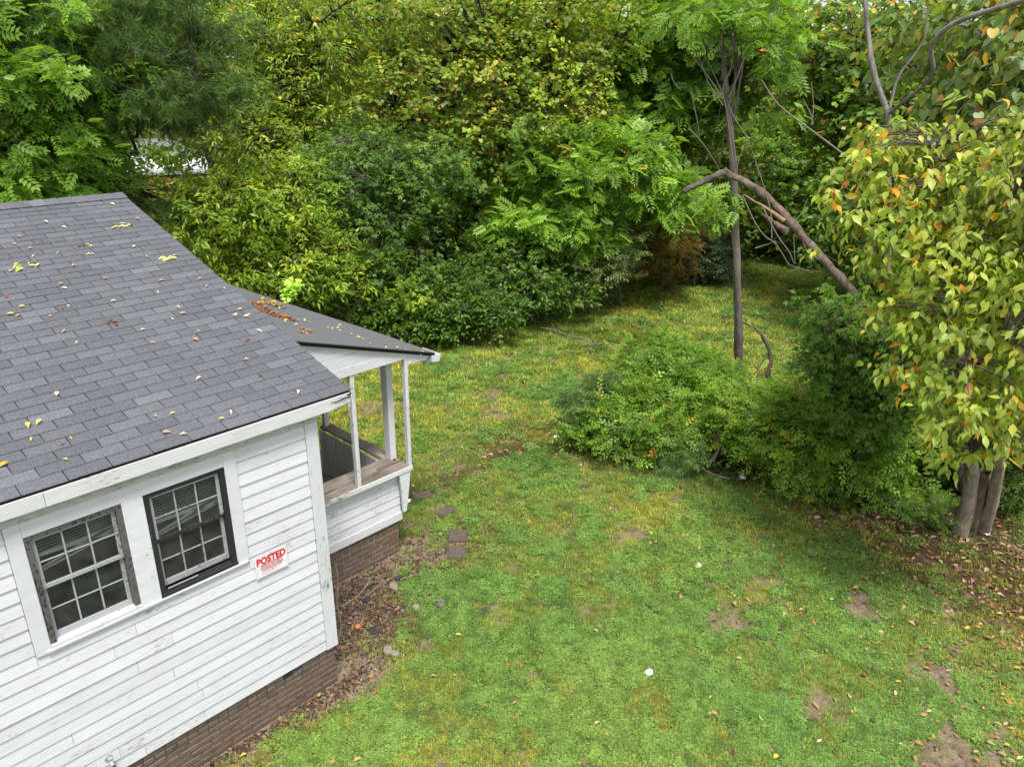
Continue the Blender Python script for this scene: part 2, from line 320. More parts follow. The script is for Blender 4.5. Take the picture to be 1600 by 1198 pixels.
def build_ground():
    def axis(a, b, st, lo, hi):
        c = np.arange(a, b, st); l = [a]; s_ = st
        while l[-1] > lo: s_ *= 1.35; l.append(l[-1]-s_)
        r = [c[-1]]; s_ = st
        while r[-1] < hi: s_ *= 1.35; r.append(r[-1]+s_)
        return np.concatenate([np.array(l[1:])[::-1], c, np.array(r[1:])])
    xs = axis(-3, 24, .11, -500, 700); ys = axis(-8, 12, .11, -500, 700)
    X, Y = np.meshgrid(xs, ys); x = X.ravel(); y = Y.ravel(); z = height(x, y)
    far = np.hypot(x-5, y) > 45; z[far] = -.05
    nx, ny = len(xs), len(ys); idx = np.arange(nx*ny).reshape(ny, nx)
    q = np.stack([idx[:-1, :-1].ravel(), idx[:-1, 1:].ravel(), idx[1:, 1:].ravel(), idx[1:, :-1].ravel()], 1)
    me = bpy.data.meshes.new('ground'); me.vertices.add(nx*ny); me.vertices.foreach_set('co', np.stack([x, y, z], 1).ravel().astype('f4'))
    me.loops.add(q.size); me.loops.foreach_set('vertex_index', q.ravel().astype('i4'))
    me.polygons.add(len(q)); me.polygons.foreach_set('loop_start', (np.arange(len(q))*4).astype('i4')); me.polygons.foreach_set('use_smooth', np.ones(len(q), bool))
    me.update(calc_edges=True)
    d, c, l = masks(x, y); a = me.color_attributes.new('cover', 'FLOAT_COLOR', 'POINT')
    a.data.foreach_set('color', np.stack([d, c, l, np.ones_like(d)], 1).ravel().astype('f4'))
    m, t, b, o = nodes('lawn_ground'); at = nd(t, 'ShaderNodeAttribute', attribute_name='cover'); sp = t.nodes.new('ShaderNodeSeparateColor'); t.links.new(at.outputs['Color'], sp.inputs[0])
    co = coords(t); n1 = noise(t, 30, 5, co, .7); n2 = noise(t, 6, 5, co, .6); n3 = noise(t, 75, 3, co, .7); n4 = noise(t, .7, 4, co)
    grass = mix(t, ramp(t, n1, [(.35, 0.0), (.68, 1.0)]), (.050, .058, .018), (.17, .20, .042)); grass = mix(t, ramp(t, n4, [(.4, 0.0), (.65, .7)]), grass, (.22, .25, .05))
    grass = mix(t, ramp(t, n2, [(.5, 0.0), (.7, .6)]), grass, (.105, .08, .035))
    clv = mix(t, ramp(t, n3, [(.35, 0.0), (.65, 1.0)]), (.022, .045, .012), (.09, .19, .045))
    dirt = mix(t, ramp(t, n1, [(.3, 0.0), (.7, 1.0)]), (.14, .10, .068), (.34, .26, .185)); dirt = mix(t, ramp(t, n2, [(.45, 0.0), (.7, .7)]), dirt, (.055, .038, .026))
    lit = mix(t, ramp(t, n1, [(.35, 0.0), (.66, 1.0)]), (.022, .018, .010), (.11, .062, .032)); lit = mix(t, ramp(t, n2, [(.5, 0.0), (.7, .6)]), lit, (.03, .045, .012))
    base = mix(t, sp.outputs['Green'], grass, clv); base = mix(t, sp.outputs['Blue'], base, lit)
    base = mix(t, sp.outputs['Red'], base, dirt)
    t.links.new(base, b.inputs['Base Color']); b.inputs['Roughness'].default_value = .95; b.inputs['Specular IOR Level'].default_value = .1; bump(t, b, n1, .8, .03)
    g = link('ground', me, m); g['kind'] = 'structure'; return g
build_ground()

# ------------------------------------------------------------------ the house
CRS, ZB = .122, .485                 # clapboard exposure, bottom of the siding
ZT = 3.048; XL = -8.0; YH = 9.45
house = empty('house', (0, 0, 0), 'white clapboard house with charcoal shingle roof, brick base and open porch', 'house')
def clap(bm, x0, x1, z0, y=0.0, ax='x', sgn=1, h=CRS, wav=0.0):
    """one clapboard: thick proud lower edge, thin upper edge tucked behind the next board"""
    t0, t1 = .013+wav, .003
    if ax == 'x': prof = [(y-t0, z0), (y+.004, z0), (y+.004, z0+h), (y-t1, z0+h)]
    else: prof = [(y+t0, z0), (y-.004, z0), (y-.004, z0+h), (y+t1, z0+h)]
    bm.prism(prof, ax, x0, x1)
TL, TR, TB_ = -2.548, -.803, 1.92    # outer edge of the window surround
k = 0
while ZB+CRS*k < ZT-.01:
    z0 = ZB+CRS*k; h = min(CRS, ZT-z0); segs = [(XL, -.112)]
    if z0+h > TB_+.002:
        if z0 < TB_-.03: segs = [(XL, TL-.002), (TL-.0015, TR+.0015), (TR+.002, -.112)]
        else: segs = [(XL, TL-.002), (TR+.002, -.112)]
    for a, b in segs:
        cuts = [a]; xx = b
        js = []
        xx = b-rnd.uniform(1.2, 3.2)
        while xx > a+.7: js.append(xx); xx -= rnd.uniform(1.8, 3.6)
        e = [b]+js+[a]
        for i in range(len(e)-1):
            mb = MB(); hh = h
            if z0 < TB_-.001 < z0+h and (TL-.01 < e[i+1] and e[i] < TR+.01): hh = TB_-z0-.001
            clap(mb, e[i+1]+.0015, e[i]-.0015, z0+rnd.uniform(-.0022, .0022), 0, 'x', h=hh, wav=rnd.uniform(-.002, .004)); mb.build('clapboard', M_SIDE, house)
    k += 1
for b_ in ((XL+.01, -2.43, .012, .07, .30, 3.15), (-.92, -.01, .012, .07, .30, 3.15), (-2.4299, -.9201, .012, .07, .30, 1.96), (-2.4299, -.9201, .012, .07, 2.91, 3.15), (-1.77, -1.59, .012, .07, 1.9601, 2.9099)): BX('wall_core', M_DARK, house, *b_)
# the course behind the surround's foot is trimmed; side (gable) wall, far side and back
zz = ZB
while zz < 4.62:
    y1 = YH if zz < 3.2 else YH-(zz-3.2)/.279; y0 = 0 if zz < 3.2 else (zz-3.2)/.279
    if y1-y0 > .3:
        mb = MB(); clap(mb, max(y0, .112 if zz < 3.2 else y0)+.002, y1-.002, zz, 0, 'y', h=CRS); mb.build('clapboard', M_SIDE, house)
    zz += CRS
mb = MB(); mb.box(-.09, -.012, .10, YH-.05, .30, 3.15); mb.build('wall_core', M_DARK, house)
gm = MB(); gm.prism([(-.0, 3.15), (4.675, 4.50), (YH-.05, 3.15)], 'x', -.08, -.02); gm.build('gable_core', M_DARK, house)
for nm, bb in (('back_wall', (XL, 0, YH-.05, YH, .485, 3.2)), ('end_wall', (XL, XL+.05, .02, YH-.06, .485, 3.2))): BX(nm, M_SIDE, house, *bb)
BX('ceiling', M_DARK, house, XL+.1, -.1, .12, YH-.08, 3.05, 3.09); BX('inner_floor', M_DARK, house, XL+.1, -.1, .32, YH-.08, .5, .54)
# corner board (two faces), frieze, fascia
mb = MB(); mb.prism([(-.110, -.022), (.022, -.022), (.022, .11), (.0, .11), (.0, -.0), (-.110, -.0)], 'z', ZB-.008, 3.06); mb.build('corner_board', M_TRIMV, house, bevel=.002)
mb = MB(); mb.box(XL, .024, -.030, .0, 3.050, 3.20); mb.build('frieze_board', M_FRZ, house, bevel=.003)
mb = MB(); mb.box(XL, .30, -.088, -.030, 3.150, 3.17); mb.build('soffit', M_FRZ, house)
jx = [.345, -2.27, -5.2, XL]
for i in range(3):
    a, b = jx[i+1]+.002, jx[i]-.002; mb = MB(); ns = 24
    vs = []; fs = []
    for q in range(ns+1):
        x = b+(a-b)*q/ns; lo = 3.150+rnd.uniform(-.0025, .0025); y = -.112
        if i == 0 and q < 2: lo += (2-q)*.012
        vs += [(x, y, lo), (x, y-.006, 3.268), (x, y+.022, 3.268), (x, y+.022, lo)]
    for q in range(ns):
        A = q*4; B = A+4
        fs += [(A, B, B+1, A+1), (A+1, B+1, B+2, A+2), (A+2, B+2, B+3, A+3), (A+3, B+3, B, A)]
    fs += [(0, 1, 2, 3), (ns*4+3, ns*4+2, ns*4+1, ns*4)]
    mb.add(vs, fs); mb.build('fascia_board', M_FASC, house)
mb = MB(); mb.tube([(.34, -.118, 3.228), (.27, -.1195, 3.234), (.19, -.1195, 3.222), (.12, -.1195, 3.232)], [.004, .007, .005, .001], 5); mb.build('rot_split', B_DARK, house)
mb = MB(); mb.tube([(.348, -.116, 3.262), (.33, -.121, 3.252), (.30, -.1215, 3.262)], [.012, .012, .002], 5); mb.build('rot_hole', B_DARK, house)
# --- brick foundation
def bricks(parent, ax, a, b, c, z0, z1, face, skip=()):
    """courses of bricks on a wall face; ax: axis the wall runs along, c: plane, face: +-1 outward"""
    L, H, g = .2, .07, .0125; n = int(round((z1-z0)/H)); H = (z1-z0)/n
    meshes = []
    for q in range(8):
        def mk(l):
            jb = MB(); d = .012; r_ = lambda s_=.003: rnd.uniform(-s_, s_)
            P = [(-l/2+r_(), 0, -H/2+g/2+r_(.002)), (l/2+r_(), 0, -H/2+g/2+r_(.002)), (l/2+r_(), .06, -H/2+g/2), (-l/2+r_(), .06, -H/2+g/2), (-l/2+r_(), r_(.002), H/2-g/2+r_(.002)), (l/2+r_(), r_(.002), H/2-g/2+r_(.002)), (l/2, .06, H/2-g/2), (-l/2, .06, H/2-g/2)]
            jb.hexa(P); return jb.mesh('brick', M_BRICK, bevel=.004)
        meshes.append((mk(L-g), mk(L/2-g)))
    for r in range(n):
        z = z0+H*(r+.5); p = b; header = (r % 6 == 5); off = (r % 2)*(L/2)
        first = True
        while p > a+.03:
            l = L/2 if (first and off) or header else L
            half = l < L*.9
            first = False
            if p-l < a: l = p-a; half = True
            mid = p-l/2
            if not any(s0 < mid < s1 and r >= n-1 for s0, s1 in skip):
                me = meshes[rnd.randrange(8)][1 if half else 0]; o = bpy.data.objects.new('brick', me); COL.objects.link(o); o.parent = parent
                pr = rnd.uniform(-.003, .003)
                if ax == 'x': o.location = (mid, c+(pr if face < 0 else -pr)*-face*-1, z)
                else: o.location = (c+pr, mid, z); o.rotation_euler = (0, 0, R(90))
                if rnd.random() < .5 and ax == 'x': o.scale = (-1, 1, 1)
            p -= l
bricks(house, 'x', -4.2, -.004, .004, -.005, ZB-.004, -1, skip=[(-.62, -.5)])
mb = MB(); mb.box(-4.2, -.012, .013, .09, -.2, ZB-.003); mb.build('mortar_bed', M_MORT2, house)
BX('foundation_wall', M_MORT, house, XL, -4.21, .005, .09, -.2, ZB-.004)
BX('foundation_wall', M_MORT, house, -.09, -.012, .1, YH, -.2, ZB-.004)
BX('vent_hole', M_BLACK, house, -.62, -.52, -.002, .0045, .42, .475)
# --- roof
SL = (4.631-3.298)/(4.675+.1); EX = .119; RX = .368
def roofz(y): return 3.298+SL*(y+.1)
mb = MB(); mb.prism([(-.105, 3.270), (4.675, 4.600), (9.45, 3.268), (9.45, 3.238), (4.675, 4.570), (-.105, 3.240)], 'x', XL-.2, RX-.012); mb.build('roof_deck', M_BLACK, house)
tmesh = []
def shing_mesh(l, seed):
    q = random.Random(seed); jb = MB(); g = .0034; t = .008; r_ = lambda s_=.0016: q.uniform(-s_, s_)
    L2 = l/2-g
    # local: x along the eave, y up-slope (in the plan), z from the slope
    y0, y1 = 0.0, EX+.03
    P = [(-L2, y0+r_(), 0.0), (L2, y0+r_(), 0.0), (L2, y1, SL*y1-.004), (-L2, y1, SL*y1-.004),
         (-L2+r_(), y0+r_(), t+r_(.001)), (L2+r_(), y0+r_(), t+r_(.001)), (L2, y1, SL*y1-.001), (-L2, y1, SL*y1-.001)]
    return jb.hexa(P)
fullm = [shing_mesh(.3048, i).mesh('shingle', M_SHING, bevel=0) for i in range(6)]
places = []
NC = 40; TAB = .3048
for r in range(NC):
    y = -.112+EX*r; off = (-1.167 + (r % 2)*TAB/2 + (((r*7) % 5)-2)*.006)
    x = RX; cuts = []
    kk = math.floor((RX-off)/TAB); edge = off+kk*TAB
    prev = RX+rnd.uniform(-.003, .003)
    if prev-edge < .02: edge -= TAB
    while prev > XL:
        places.append((r, y, edge, prev)); prev = edge; edge -= TAB
vis = []
for (r, y, a, b) in places:
    p = np.array([(a+b)/2, y, roofz(y)])-CAM; zc = p@FW; u = 800+FPX*(p@RT)/zc if zc > 0 else -1e9; v = 599-FPX*(p@UP)/max(zc, .1)
    vis.append((0 if (-60 < u < 1600 and -50 < v < 1250) else 1, np.linalg.norm(p)))
order = sorted(range(len(places)), key=lambda i: vis[i])
rest = MB(); rtint = []
for n_, i in enumerate(order):
    r, y, a, b = places[i]; z = roofz(y)-.004
    if y+EX+.03 > 4.70: pass
    if n_ < 300:
        l = b-a
        me = fullm[rnd.randrange(6)] if abs(l-TAB) < .01 else shing_mesh(l, r).mesh('shingle', M_SHING)
        o = bpy.data.objects.new('shingle', me); COL.objects.link(o); o.parent = house; o.location = ((a+b)/2, y, z)
    else:
        jb = shing_mesh(b-a, i); rest.add([(p[0]+(a+b)/2, p[1]+y, p[2]+z) for p in jb.v], jb.f); rtint += [rnd.random()]*8
ro = rest.build('shingles', M_SHING2, house); ro['kind'] = 'stuff'
at = ro.data.color_attributes.new('tint', 'FLOAT_COLOR', 'POINT')
if len(ro.data.vertices) == len(rtint): at.data.foreach_set('color', np.repeat(np.array(rtint, 'f4')[:, None], 4, 1).ravel())
mb = MB(); mb.prism([(4.675, 4.632), (9.5, 3.268+.03), (9.5, 3.27), (4.675, 4.605)], 'x', XL-.2, RX); mb.build('back_slope', M_SHING2, house)
x = RX
while x > -3.5:      # ridge caps
    mb = MB(); l = .155; z = 4.640; mb.add([(x, 4.52, z-.036), (x, 4.675, z+.012), (x, 4.83, z-.036), (x-l-.05, 4.52, z-.046), (x-l-.05, 4.675, z+.002), (x-l-.05, 4.83, z-.046), (x, 4.52, z-.046), (x, 4.675, z+.002), (x, 4.83, z-.046)],
        [(0, 1, 4, 3), (1, 2, 5, 4), (0, 6, 7, 1), (1, 7, 8, 2), (3, 6, 0)]); mb.build('ridge_shingle', M_SHING, house); x -= l
mb = MB(); mb.box(XL, -3.5, 4.52, 4.83, 4.60, 4.648); mb.build('ridge_cap', M_SHING2, house)
mb = MB(); mb.prism([(-.10, 3.13), (-.10, 3.262), (4.675, 4.592), (9.4, 3.262), (9.4, 3.13), (4.675, 4.46)], 'x', RX-.045, RX-.018); mb.build('rake_board', M_TRIM, house)
# --- windows
def flat(name, m, parent, x0, x1, z0, z1, y0, y1, bevel=.002): return BX(name, m, parent, x0, x1, y0, y1, z0, z1, bevel=bevel)
SY = -.024
W1 = (-2.441, -1.761); W2 = (-1.597, -.912); WZ = (1.949, 2.921)
for a, b, z0, z1 in ((TL, W1[0], TB_, 3.048), (W1[1], W2[0], TB_+.006, 2.925), (W2[1], TR, TB_, 3.048), (W1[0]+.001, W2[1]-.001, 2.9255, 3.048)):
    flat('window_casing', M_TRIM, house, a, b, z0, z1, SY, .02)
mb = MB(); mb.box(TL+.07, TR-.02, -.037, -.0245, TB_+.004, TB_+.028); mb.build('window_sill', M_FASC, house, bevel=.003)
def window(x0, x1, dark, lab):
    fm = M_BLACK if dark else M_PEEL
    wd = BX('window', fm, house, x0, x0+.045, -.018, .07, WZ[0]+.03, WZ[1]-.0345); wd['label'] = lab
    def c(name, m, *b, bevel=.0015): return BX(name, m, wd, *b, bevel=bevel)
    c('frame', fm, x1-.045, x1, -.018, .07, WZ[0]+.03, WZ[1]-.0345); c('frame', fm, x0, x1, -.020, .072, WZ[1]-.034, WZ[1]); 
    c('frame', M_FASC if not dark else M_BLACK, x0+.0, x1, -.034, .075, WZ[0], WZ[0]+.0295)
    zi0, zi1 = WZ[0]+.03, WZ[1]-.035; xa, xb = x0+.046, x1-.046; zm = (zi0+zi1)/2+.02
    for (s0, s1, yy, bm_) in ((zm-.012, zi1, .012, .035), (zi0+(.03 if dark else .0), zm+.012, .036, .055)):
        f = .030
        c('sash', M_SASH, xa, xa+f, yy, yy+.022, s0+bm_+.0005, s1-f-.0005); c('sash', M_SASH, xb-f, xb, yy, yy+.022, s0+bm_+.0005, s1-f-.0005)
        c('sash', M_SASH, xa, xb, yy, yy+.022, s1-f, s1); c('sash', M_BLACK if (dark and yy < .02) else M_SASH, xa, xb, yy-.001, yy+.023, s0, s0+bm_)
        gx0, gx1, gz0, gz1 = xa+f, xb-f, s0+bm_, s1-f; mw = .0062
        for i in (1, 2):
            mx = gx0+(gx1-gx0)*i/3; c('muntin', M_SASH, mx-mw, mx+mw, yy+.002, yy+.020, gz0+.0005, gz1-.0005)
        mz = (gz0+gz1)/2
        for i in range(3):
            c('muntin', M_SASH, gx0+(gx1-gx0)*i/3+(mw if i else 0)+.0005, gx0+(gx1-gx0)*(i+1)/3-(mw if i < 2 else 0)-.0005, yy+.004, yy+.018, mz-mw*.8, mz+mw*.8)
            for q in range(2):
                pa, pb = gx0+(gx1-gx0)*i/3, gx0+(gx1-gx0)*(i+1)/3; za, zb = (gz0, mz) if q == 0 else (mz, gz1)
                t_ = rnd.uniform(-.0015, .0015)
                p = MB().hexa([(pa+.001, yy+.010, za+.001), (pb-.001, yy+.010+t_, za+.001), (pb-.001, yy+.013+t_, za+.001), (pa+.001, yy+.013, za+.001), (pa+.001, yy+.010-t_, zb-.001), (pb-.001, yy+.010, zb-.001), (pb-.001, yy+.013, zb-.001), (pa+.001, yy+.013-t_, zb-.001)])
                p.build('pane', M_GLASS, wd)
    if dark: c('ledge_strip', M_SASH, xa+.02, xa+.28, -.014, -.004, zi0+.022, zi0+.030)
    # blinds hanging askew behind the glass, and what is left of the curtain
    nb = 12 if dark else 8
    for i in range(nb):
        z = zi1-.02-i*.0235; tilt = (.10 if dark else .20)*i/nb
        q = MB().hexa([(xa, .080, z-.001-tilt*.15), (xb, .080, z-.001+tilt*.12), (xb, .102, z-.004+tilt*.12), (xa, .102, z-.004-tilt*.15), (xa, .080, z+.001-tilt*.15), (xb, .080, z+.001+tilt*.12), (xb, .102, z-.002+tilt*.12), (xa, .102, z-.002-tilt*.15)])
        q.build('blind_slat', M_BLIND, wd)
    zb_ = zi1-.02-nb*.0235
    for j, (dz, tl_, th) in enumerate(((.0, -.03, .024), (-.035, .05, .013), (-.07, .035, .009))):
        mb = MB(); mb.hexa([(xa-.01, .085, zb_+dz-.03-tl_), (xb, .085, zb_+dz+.0+tl_), (xb, .10, zb_+dz+tl_), (xa-.01, .10, zb_+dz-.03-tl_), (xa-.01, .085, zb_+dz-.03+th-tl_), (xb, .085, zb_+dz+th*2.2+tl_), (xb, .10, zb_+dz+th*2.2+tl_), (xa-.01, .10, zb_+dz-.03+th-tl_)]); mb.build('blind_slat', M_CURT, wd)
    return wd
window(W1[0], W1[1], False, 'window with peeling grey frame'); window(W2[0], W2[1], True, 'window with black painted frame')
# --- porch
PX, PY, PCY, ZC, ZCT = 2.032, 1.408, 1.32, 1.223, 1.291
zz = .62
for z0, z1 in ((.62, .742), (.742, .864), (.864, .986), (.986, 1.108), (1.108, 1.222)):
    mb = MB(); clap(mb, .004, PX-.01, z0, PY+.012, 'x', h=z1-z0); mb.build('porch_clapboard', M_SIDE, house)
    mb = MB(); clap(mb, PY+.02, 3.17, z0, PX-.012, 'y', h=z1-z0); mb.build('porch_clapboard', M_SIDE, house)
mb = MB(); mb.box(.004, PX+.004, PY-.012, PY+.012, .50, .6185); mb.build('skirt_board', M_TRIM, house, bevel=.003)
mb = MB(); mb.box(PX-.02, PX+.002, PY+.0125, 3.19, .50, .6185); mb.build('skirt_board', M_TRIM, house, bevel=.003)
mb = MB(); mb.box(.02, PX-.016, PY+.018, PY+.04, .5, 1.22); mb.build('porch_wall_lining', M_PANEL, house)
bricks(house, 'x', .05, PX-.04, PY+.025, -.005, .497, -1)
mb = MB(); mb.box(.05, PX-.045, PY+.035, PY+.09, -.2, .496); mb.build('mortar_bed', M_MORT, house)
BX('foundation_wall', M_MORT, house, PX-.09, PX-.046, PY+.1, 8.4, -.2, .496)
# weathered ledge: two planks in front, one along the outer side
mb = MB(); mb.box(.024, PX+.155, PCY, PCY+.012, ZC, ZCT-.002); mb.build('ledge_edge', M_FASC, house, bevel=.003)
def plank(name, m, x0, x1, y0, y1, z0, z1, sag=.006, n=14, ax='x'):
    mb = MB(); vs = []; fs = []
    for q in range(n+1):
        t = q/n; dz = rnd.uniform(-.002, .002)-sag*math.sin(t*math.pi); e0 = rnd.uniform(-.003, .003); e1 = rnd.uniform(-.003, .003)
        if ax == 'x': x = x0+(x1-x0)*t; vs += [(x, y0+e0, z0+dz), (x, y1+e1, z0+dz), (x, y1+e1, z1+dz), (x, y0+e0, z1+dz)]
        else: y = y0+(y1-y0)*t; vs += [(x0+e0, y, z0+dz), (x1+e1, y, z0+dz), (x1+e1, y, z1+dz), (x0+e0, y, z1+dz)]
    for q in range(n):
        A = q*4; B = A+4
        for a_, b_ in ((0, 1), (1, 2), (2, 3), (3, 0)): fs.append((A+a_, A+b_, B+b_, B+a_))
    fs += [(3, 2, 1, 0), (n*4, n*4+1, n*4+2, n*4+3)]
    mb.add(vs, fs); return mb.build(name, m, house)
plank('ledge_plank', M_WOOD, .024, PX+.13, PCY+.013, PCY+.185, ZCT-.03, ZCT, .004)
plank('ledge_plank', M_WOOD, .024, PX+.05, PCY+.197, PCY+.424, ZCT-.028, ZCT+.004, .007)
plank('ledge_plank', M_WOODY, PX-.01, PX+.155, PCY+.43, 3.23, ZCT-.028, ZCT+.002, .004, ax='y')
plank('ledge_splinter', M_WOOD, PX-.25, PX+.12, PCY+.19, PCY+.25, ZCT-.01, ZCT+.008, -.006, 6)
mb = MB(); mb.box(PX+.143, PX+.155, PCY+.0125, 3.23, ZC, ZCT-.03); mb.build('ledge_edge', M_FASC, house)
mb = MB(); mb.prism([(PX-.06, ZC-.001), (PX+.125, ZC-.001), (PX+.10, 1.02), (PX+.035, .64), (PX-.02, .64), (PX-.035, 1.0)], 'y', PY-.075, PY-.035); mb.build('corner_bracket', M_TRIMV, house, bevel=.003)
def post(x, y, wx, wy, z0, z1, lean=(0, 0), lab=None):
    mb = MB(); a, b = wx/2, wy/2; vs = []; fs = []; n = 6
    for q in range(n+1):
        t = q/n; cx = x+lean[0]*t+rnd.uniform(-.0012, .0012); cy = y+lean[1]*t; z = z0+(z1-z0)*t
        vs += [(cx-a, cy-b, z), (cx+a, cy-b, z), (cx+a, cy+b, z), (cx-a, cy+b, z)]
    for q in range(n):
        A = q*4; B = A+4
        for i in range(4): fs.append((A+i, A+(i+1) % 4, B+(i+1) % 4, B+i))
    fs += [(3, 2, 1, 0), (n*4, n*4+1, n*4+2, n*4+3)]; mb.add(vs, fs)
    o = mb.build('post', M_TRIMV, house, bevel=.003)
    if lab: o['label'] = lab
post(1.352, 1.362, .058, .062, ZCT-.002, 2.79, (0, 0)); post(2.150, 1.352, .052, .060, ZCT, 2.79, (.008, 0))
post(2.118, 1.69, .095, .125, ZCT, 2.79, lab='thick square post'); post(2.105, 3.20, .07, .075, ZCT-.02, 2.79)
post(2.105, 5.2, .09, .09, .5, 2.79); post(2.105, 7.9, .09, .09, .5, 2.79)
# dark grey board panel inside the outer half wall
y = PY+.35; y = 1.47
while y < 3.13:
    mb = MB(); mb.box(PX-.052, PX-.030, y+.0025, y+.112, .56, ZC-.005+.035); mb.build('panel_board', M_PANEL, house, bevel=.004); y += .1145
mb = MB(); mb.box(PX-.060, PX+.02, 3.1345, 3.175, .52, ZC+.04); mb.build('panel_end_board', M_PANEL, house, bevel=.003)
y = PY+.03
while y < 8.3:
    mb = MB(); mb.box(.01, PX-.02 if y < 3.2 else PX+.06, y, y+.093, .525, .555); mb.build('floor_board', M_FLOOR, house, bevel=.003); y += .096
mb = MB(); mb.box(PX+.07, PX+.42, 3.3, 4.9, -.05, .34).box(PX+.42, PX+.75, 3.3, 4.9, -.05, .17); mb.build('porch_step', M_MORT, house, bevel=.01)
# beam, gable boards, rafter tail, porch roof, gutter
PE, PFY, ZE, PS = 2.598, 1.301, 2.767, .318
def pz(x): return ZE+PS*(PE-x)
mb = MB(); mb.box(.03, 2.184, 1.318, 1.36, 2.782, 2.9); mb.build('porch_beam', M_TRIM, house, bevel=.003)
mb = MB(); mb.box(2.08, 2.165, 1.3605, 8.3, 2.782, 2.86); mb.build('porch_beam', M_TRIMV, house)
z = 2.9015
while z < 3.5:
    xe = PE-(z+.045-ZE)/PS; xt = PE-(z+.04+.145-ZE)/PS
    if xt > .12:
        mb = MB(); mb.prism([(.03, z), (min(xe, 2.18), z), (xt, z+.143), (.03, z+.143)], 'y', 1.322, 1.35)
    else: mb = MB(); mb.prism([(.03, z), (xe, z), (.035, z+.1)], 'y', 1.322, 1.35)
    mb.build('gable_board', M_SIDE, house, bevel=.002); z += .1465
mb = MB(); mb.prism([(.03, pz(.03)-.048), (PE-.09, pz(PE-.09)-.048), (PE-.09, pz(PE-.09)-.082), (.03, pz(.03)-.082)], 'y', 1.303, 1.3175); mb.build('porch_rake_board', M_TRIM, house)
mb = MB(); mb.prism([(2.186, pz(2.186)-.083), (2.50, pz(2.5)-.083), (2.50, 2.68), (2.186, 2.70)], 'y', 1.3185, 1.35); mb.build('rafter_tail', M_TRIM, house, bevel=.003)
def pslab(name, m, top, bot, y0, y1, x0=.0, x1=PE, ny=24):
    mb = MB(); vs = []; fs = []; nx = 10
    for j in range(ny+1):
        y = y0+(y1-y0)*j/ny; sg = -.075*sstep(1.5, 7.5, np.array(y))
        for i in range(nx+1):
            x = x0+(x1-x0)*i/nx; wv = float((vnoise(x, y, 1.3)-.5)*.022)*(1 if top-bot > .0 else 1)
            if i == nx: wv *= .4
            vs.append((x, y, pz(x)+top+wv+float(sg)*(x/PE))); 
    N = len(vs)
    for j in range(ny+1):
        for i in range(nx+1): q = vs[j*(nx+1)+i]; vs.append((q[0], q[1], q[2]-(top-bot)))
    I = lambda j, i, l=0: l*N+j*(nx+1)+i
    for j in range(ny):
        for i in range(nx): fs += [(I(j, i), I(j, i+1), I(j+1, i+1), I(j+1, i)), (I(j, i, 1), I(j+1, i, 1), I(j+1, i+1, 1), I(j, i+1, 1))]
    for i in range(nx): fs += [(I(0, i), I(0, i, 1), I(0, i+1, 1), I(0, i+1)), (I(ny, i), I(ny, i+1), I(ny, i+1, 1), I(ny, i, 1))]
    for j in range(ny): fs += [(I(j, 0), I(j+1, 0), I(j+1, 0, 1), I(j, 0, 1)), (I(j, nx), I(j, nx, 1), I(j+1, nx, 1), I(j+1, nx))]
    mb.add(vs, fs); return mb.build(name, m, house, smooth=False)
pslab('porch_roof', M_ROLL, 0, -.012, 1.285, 8.8); pslab('roof_edge_strip', M_BLKEDGE, -.013, -.052, 1.281, 1.33); pslab('porch_ceiling', M_TRIM, -.05, -.065, 1.36, 8.7, 0.02, PE-.06)
mb = MB(); mb.box(PE-.075, PE-.05, 1.36, 8.75, 2.60, 2.66); mb.build('eave_board', M_TRIM, house)
pr = [(PE-.06, 2.735), (PE-.06, 2.655), (PE+.055, 2.640), (PE+.085, 2.728), (PE+.073, 2.728), (PE+.047, 2.653), (PE-.048, 2.666), (PE-.048, 2.735)]
mb = MB(); mb.prism(pr, 'y', 1.27, 1.62); mb.build('gutter', M_TRIM, house)
mb = MB(); mb.prism([(PE-.061, 2.736), (PE-.061, 2.653), (PE+.056, 2.638), (PE+.087, 2.729)], 'y', 1.262, 1.27); mb.build('gutter_end', M_TRIM, house)
# tap with a scrap of hose low on the wall
tp = G(170, 1188, .53); tx = CAM[0]+(tp[0]-CAM[0])*(-.03-CAM[1])/(tp[1]-CAM[1])
q = ray(172, 1188); t_ = (-.04-CAM[1])/q[1]; tp = CAM+q*t_
tap = empty('wall_tap', tuple(tp), 'small metal wall tap with green hose end low on the white clapboards', 'tap')
mb = MB(); mb.tube([(0, .028, .01), (0, .022, .01)], [.032, .032], 12); mb.build('flange', M_METAL, tap)
mb = MB(); mb.tube([(0, .022, .01), (0, -.03, .01), (0, -.055, -.01)], [.011, .012, .013], 8); mb.build('spout', M_METAL, tap)
mb = MB(); mb.tube([(0, -.03, .022), (0, -.03, .05)], [.005, .005], 6).tube([(0, -.03, .048), (0, -.03, .054)], [.02, .02], 8); mb.build('handle', M_METAL, tap)
mb = MB(); mb.tube([(0, -.055, -.01), (.01, -.065, -.04), (.02, -.07, -.1), (.0, -.08, -.25), (-.05, -.1, -.5)], [.014, .014, .012, .012, .012], 8); mb.build('hose', M_HOSE, tap)
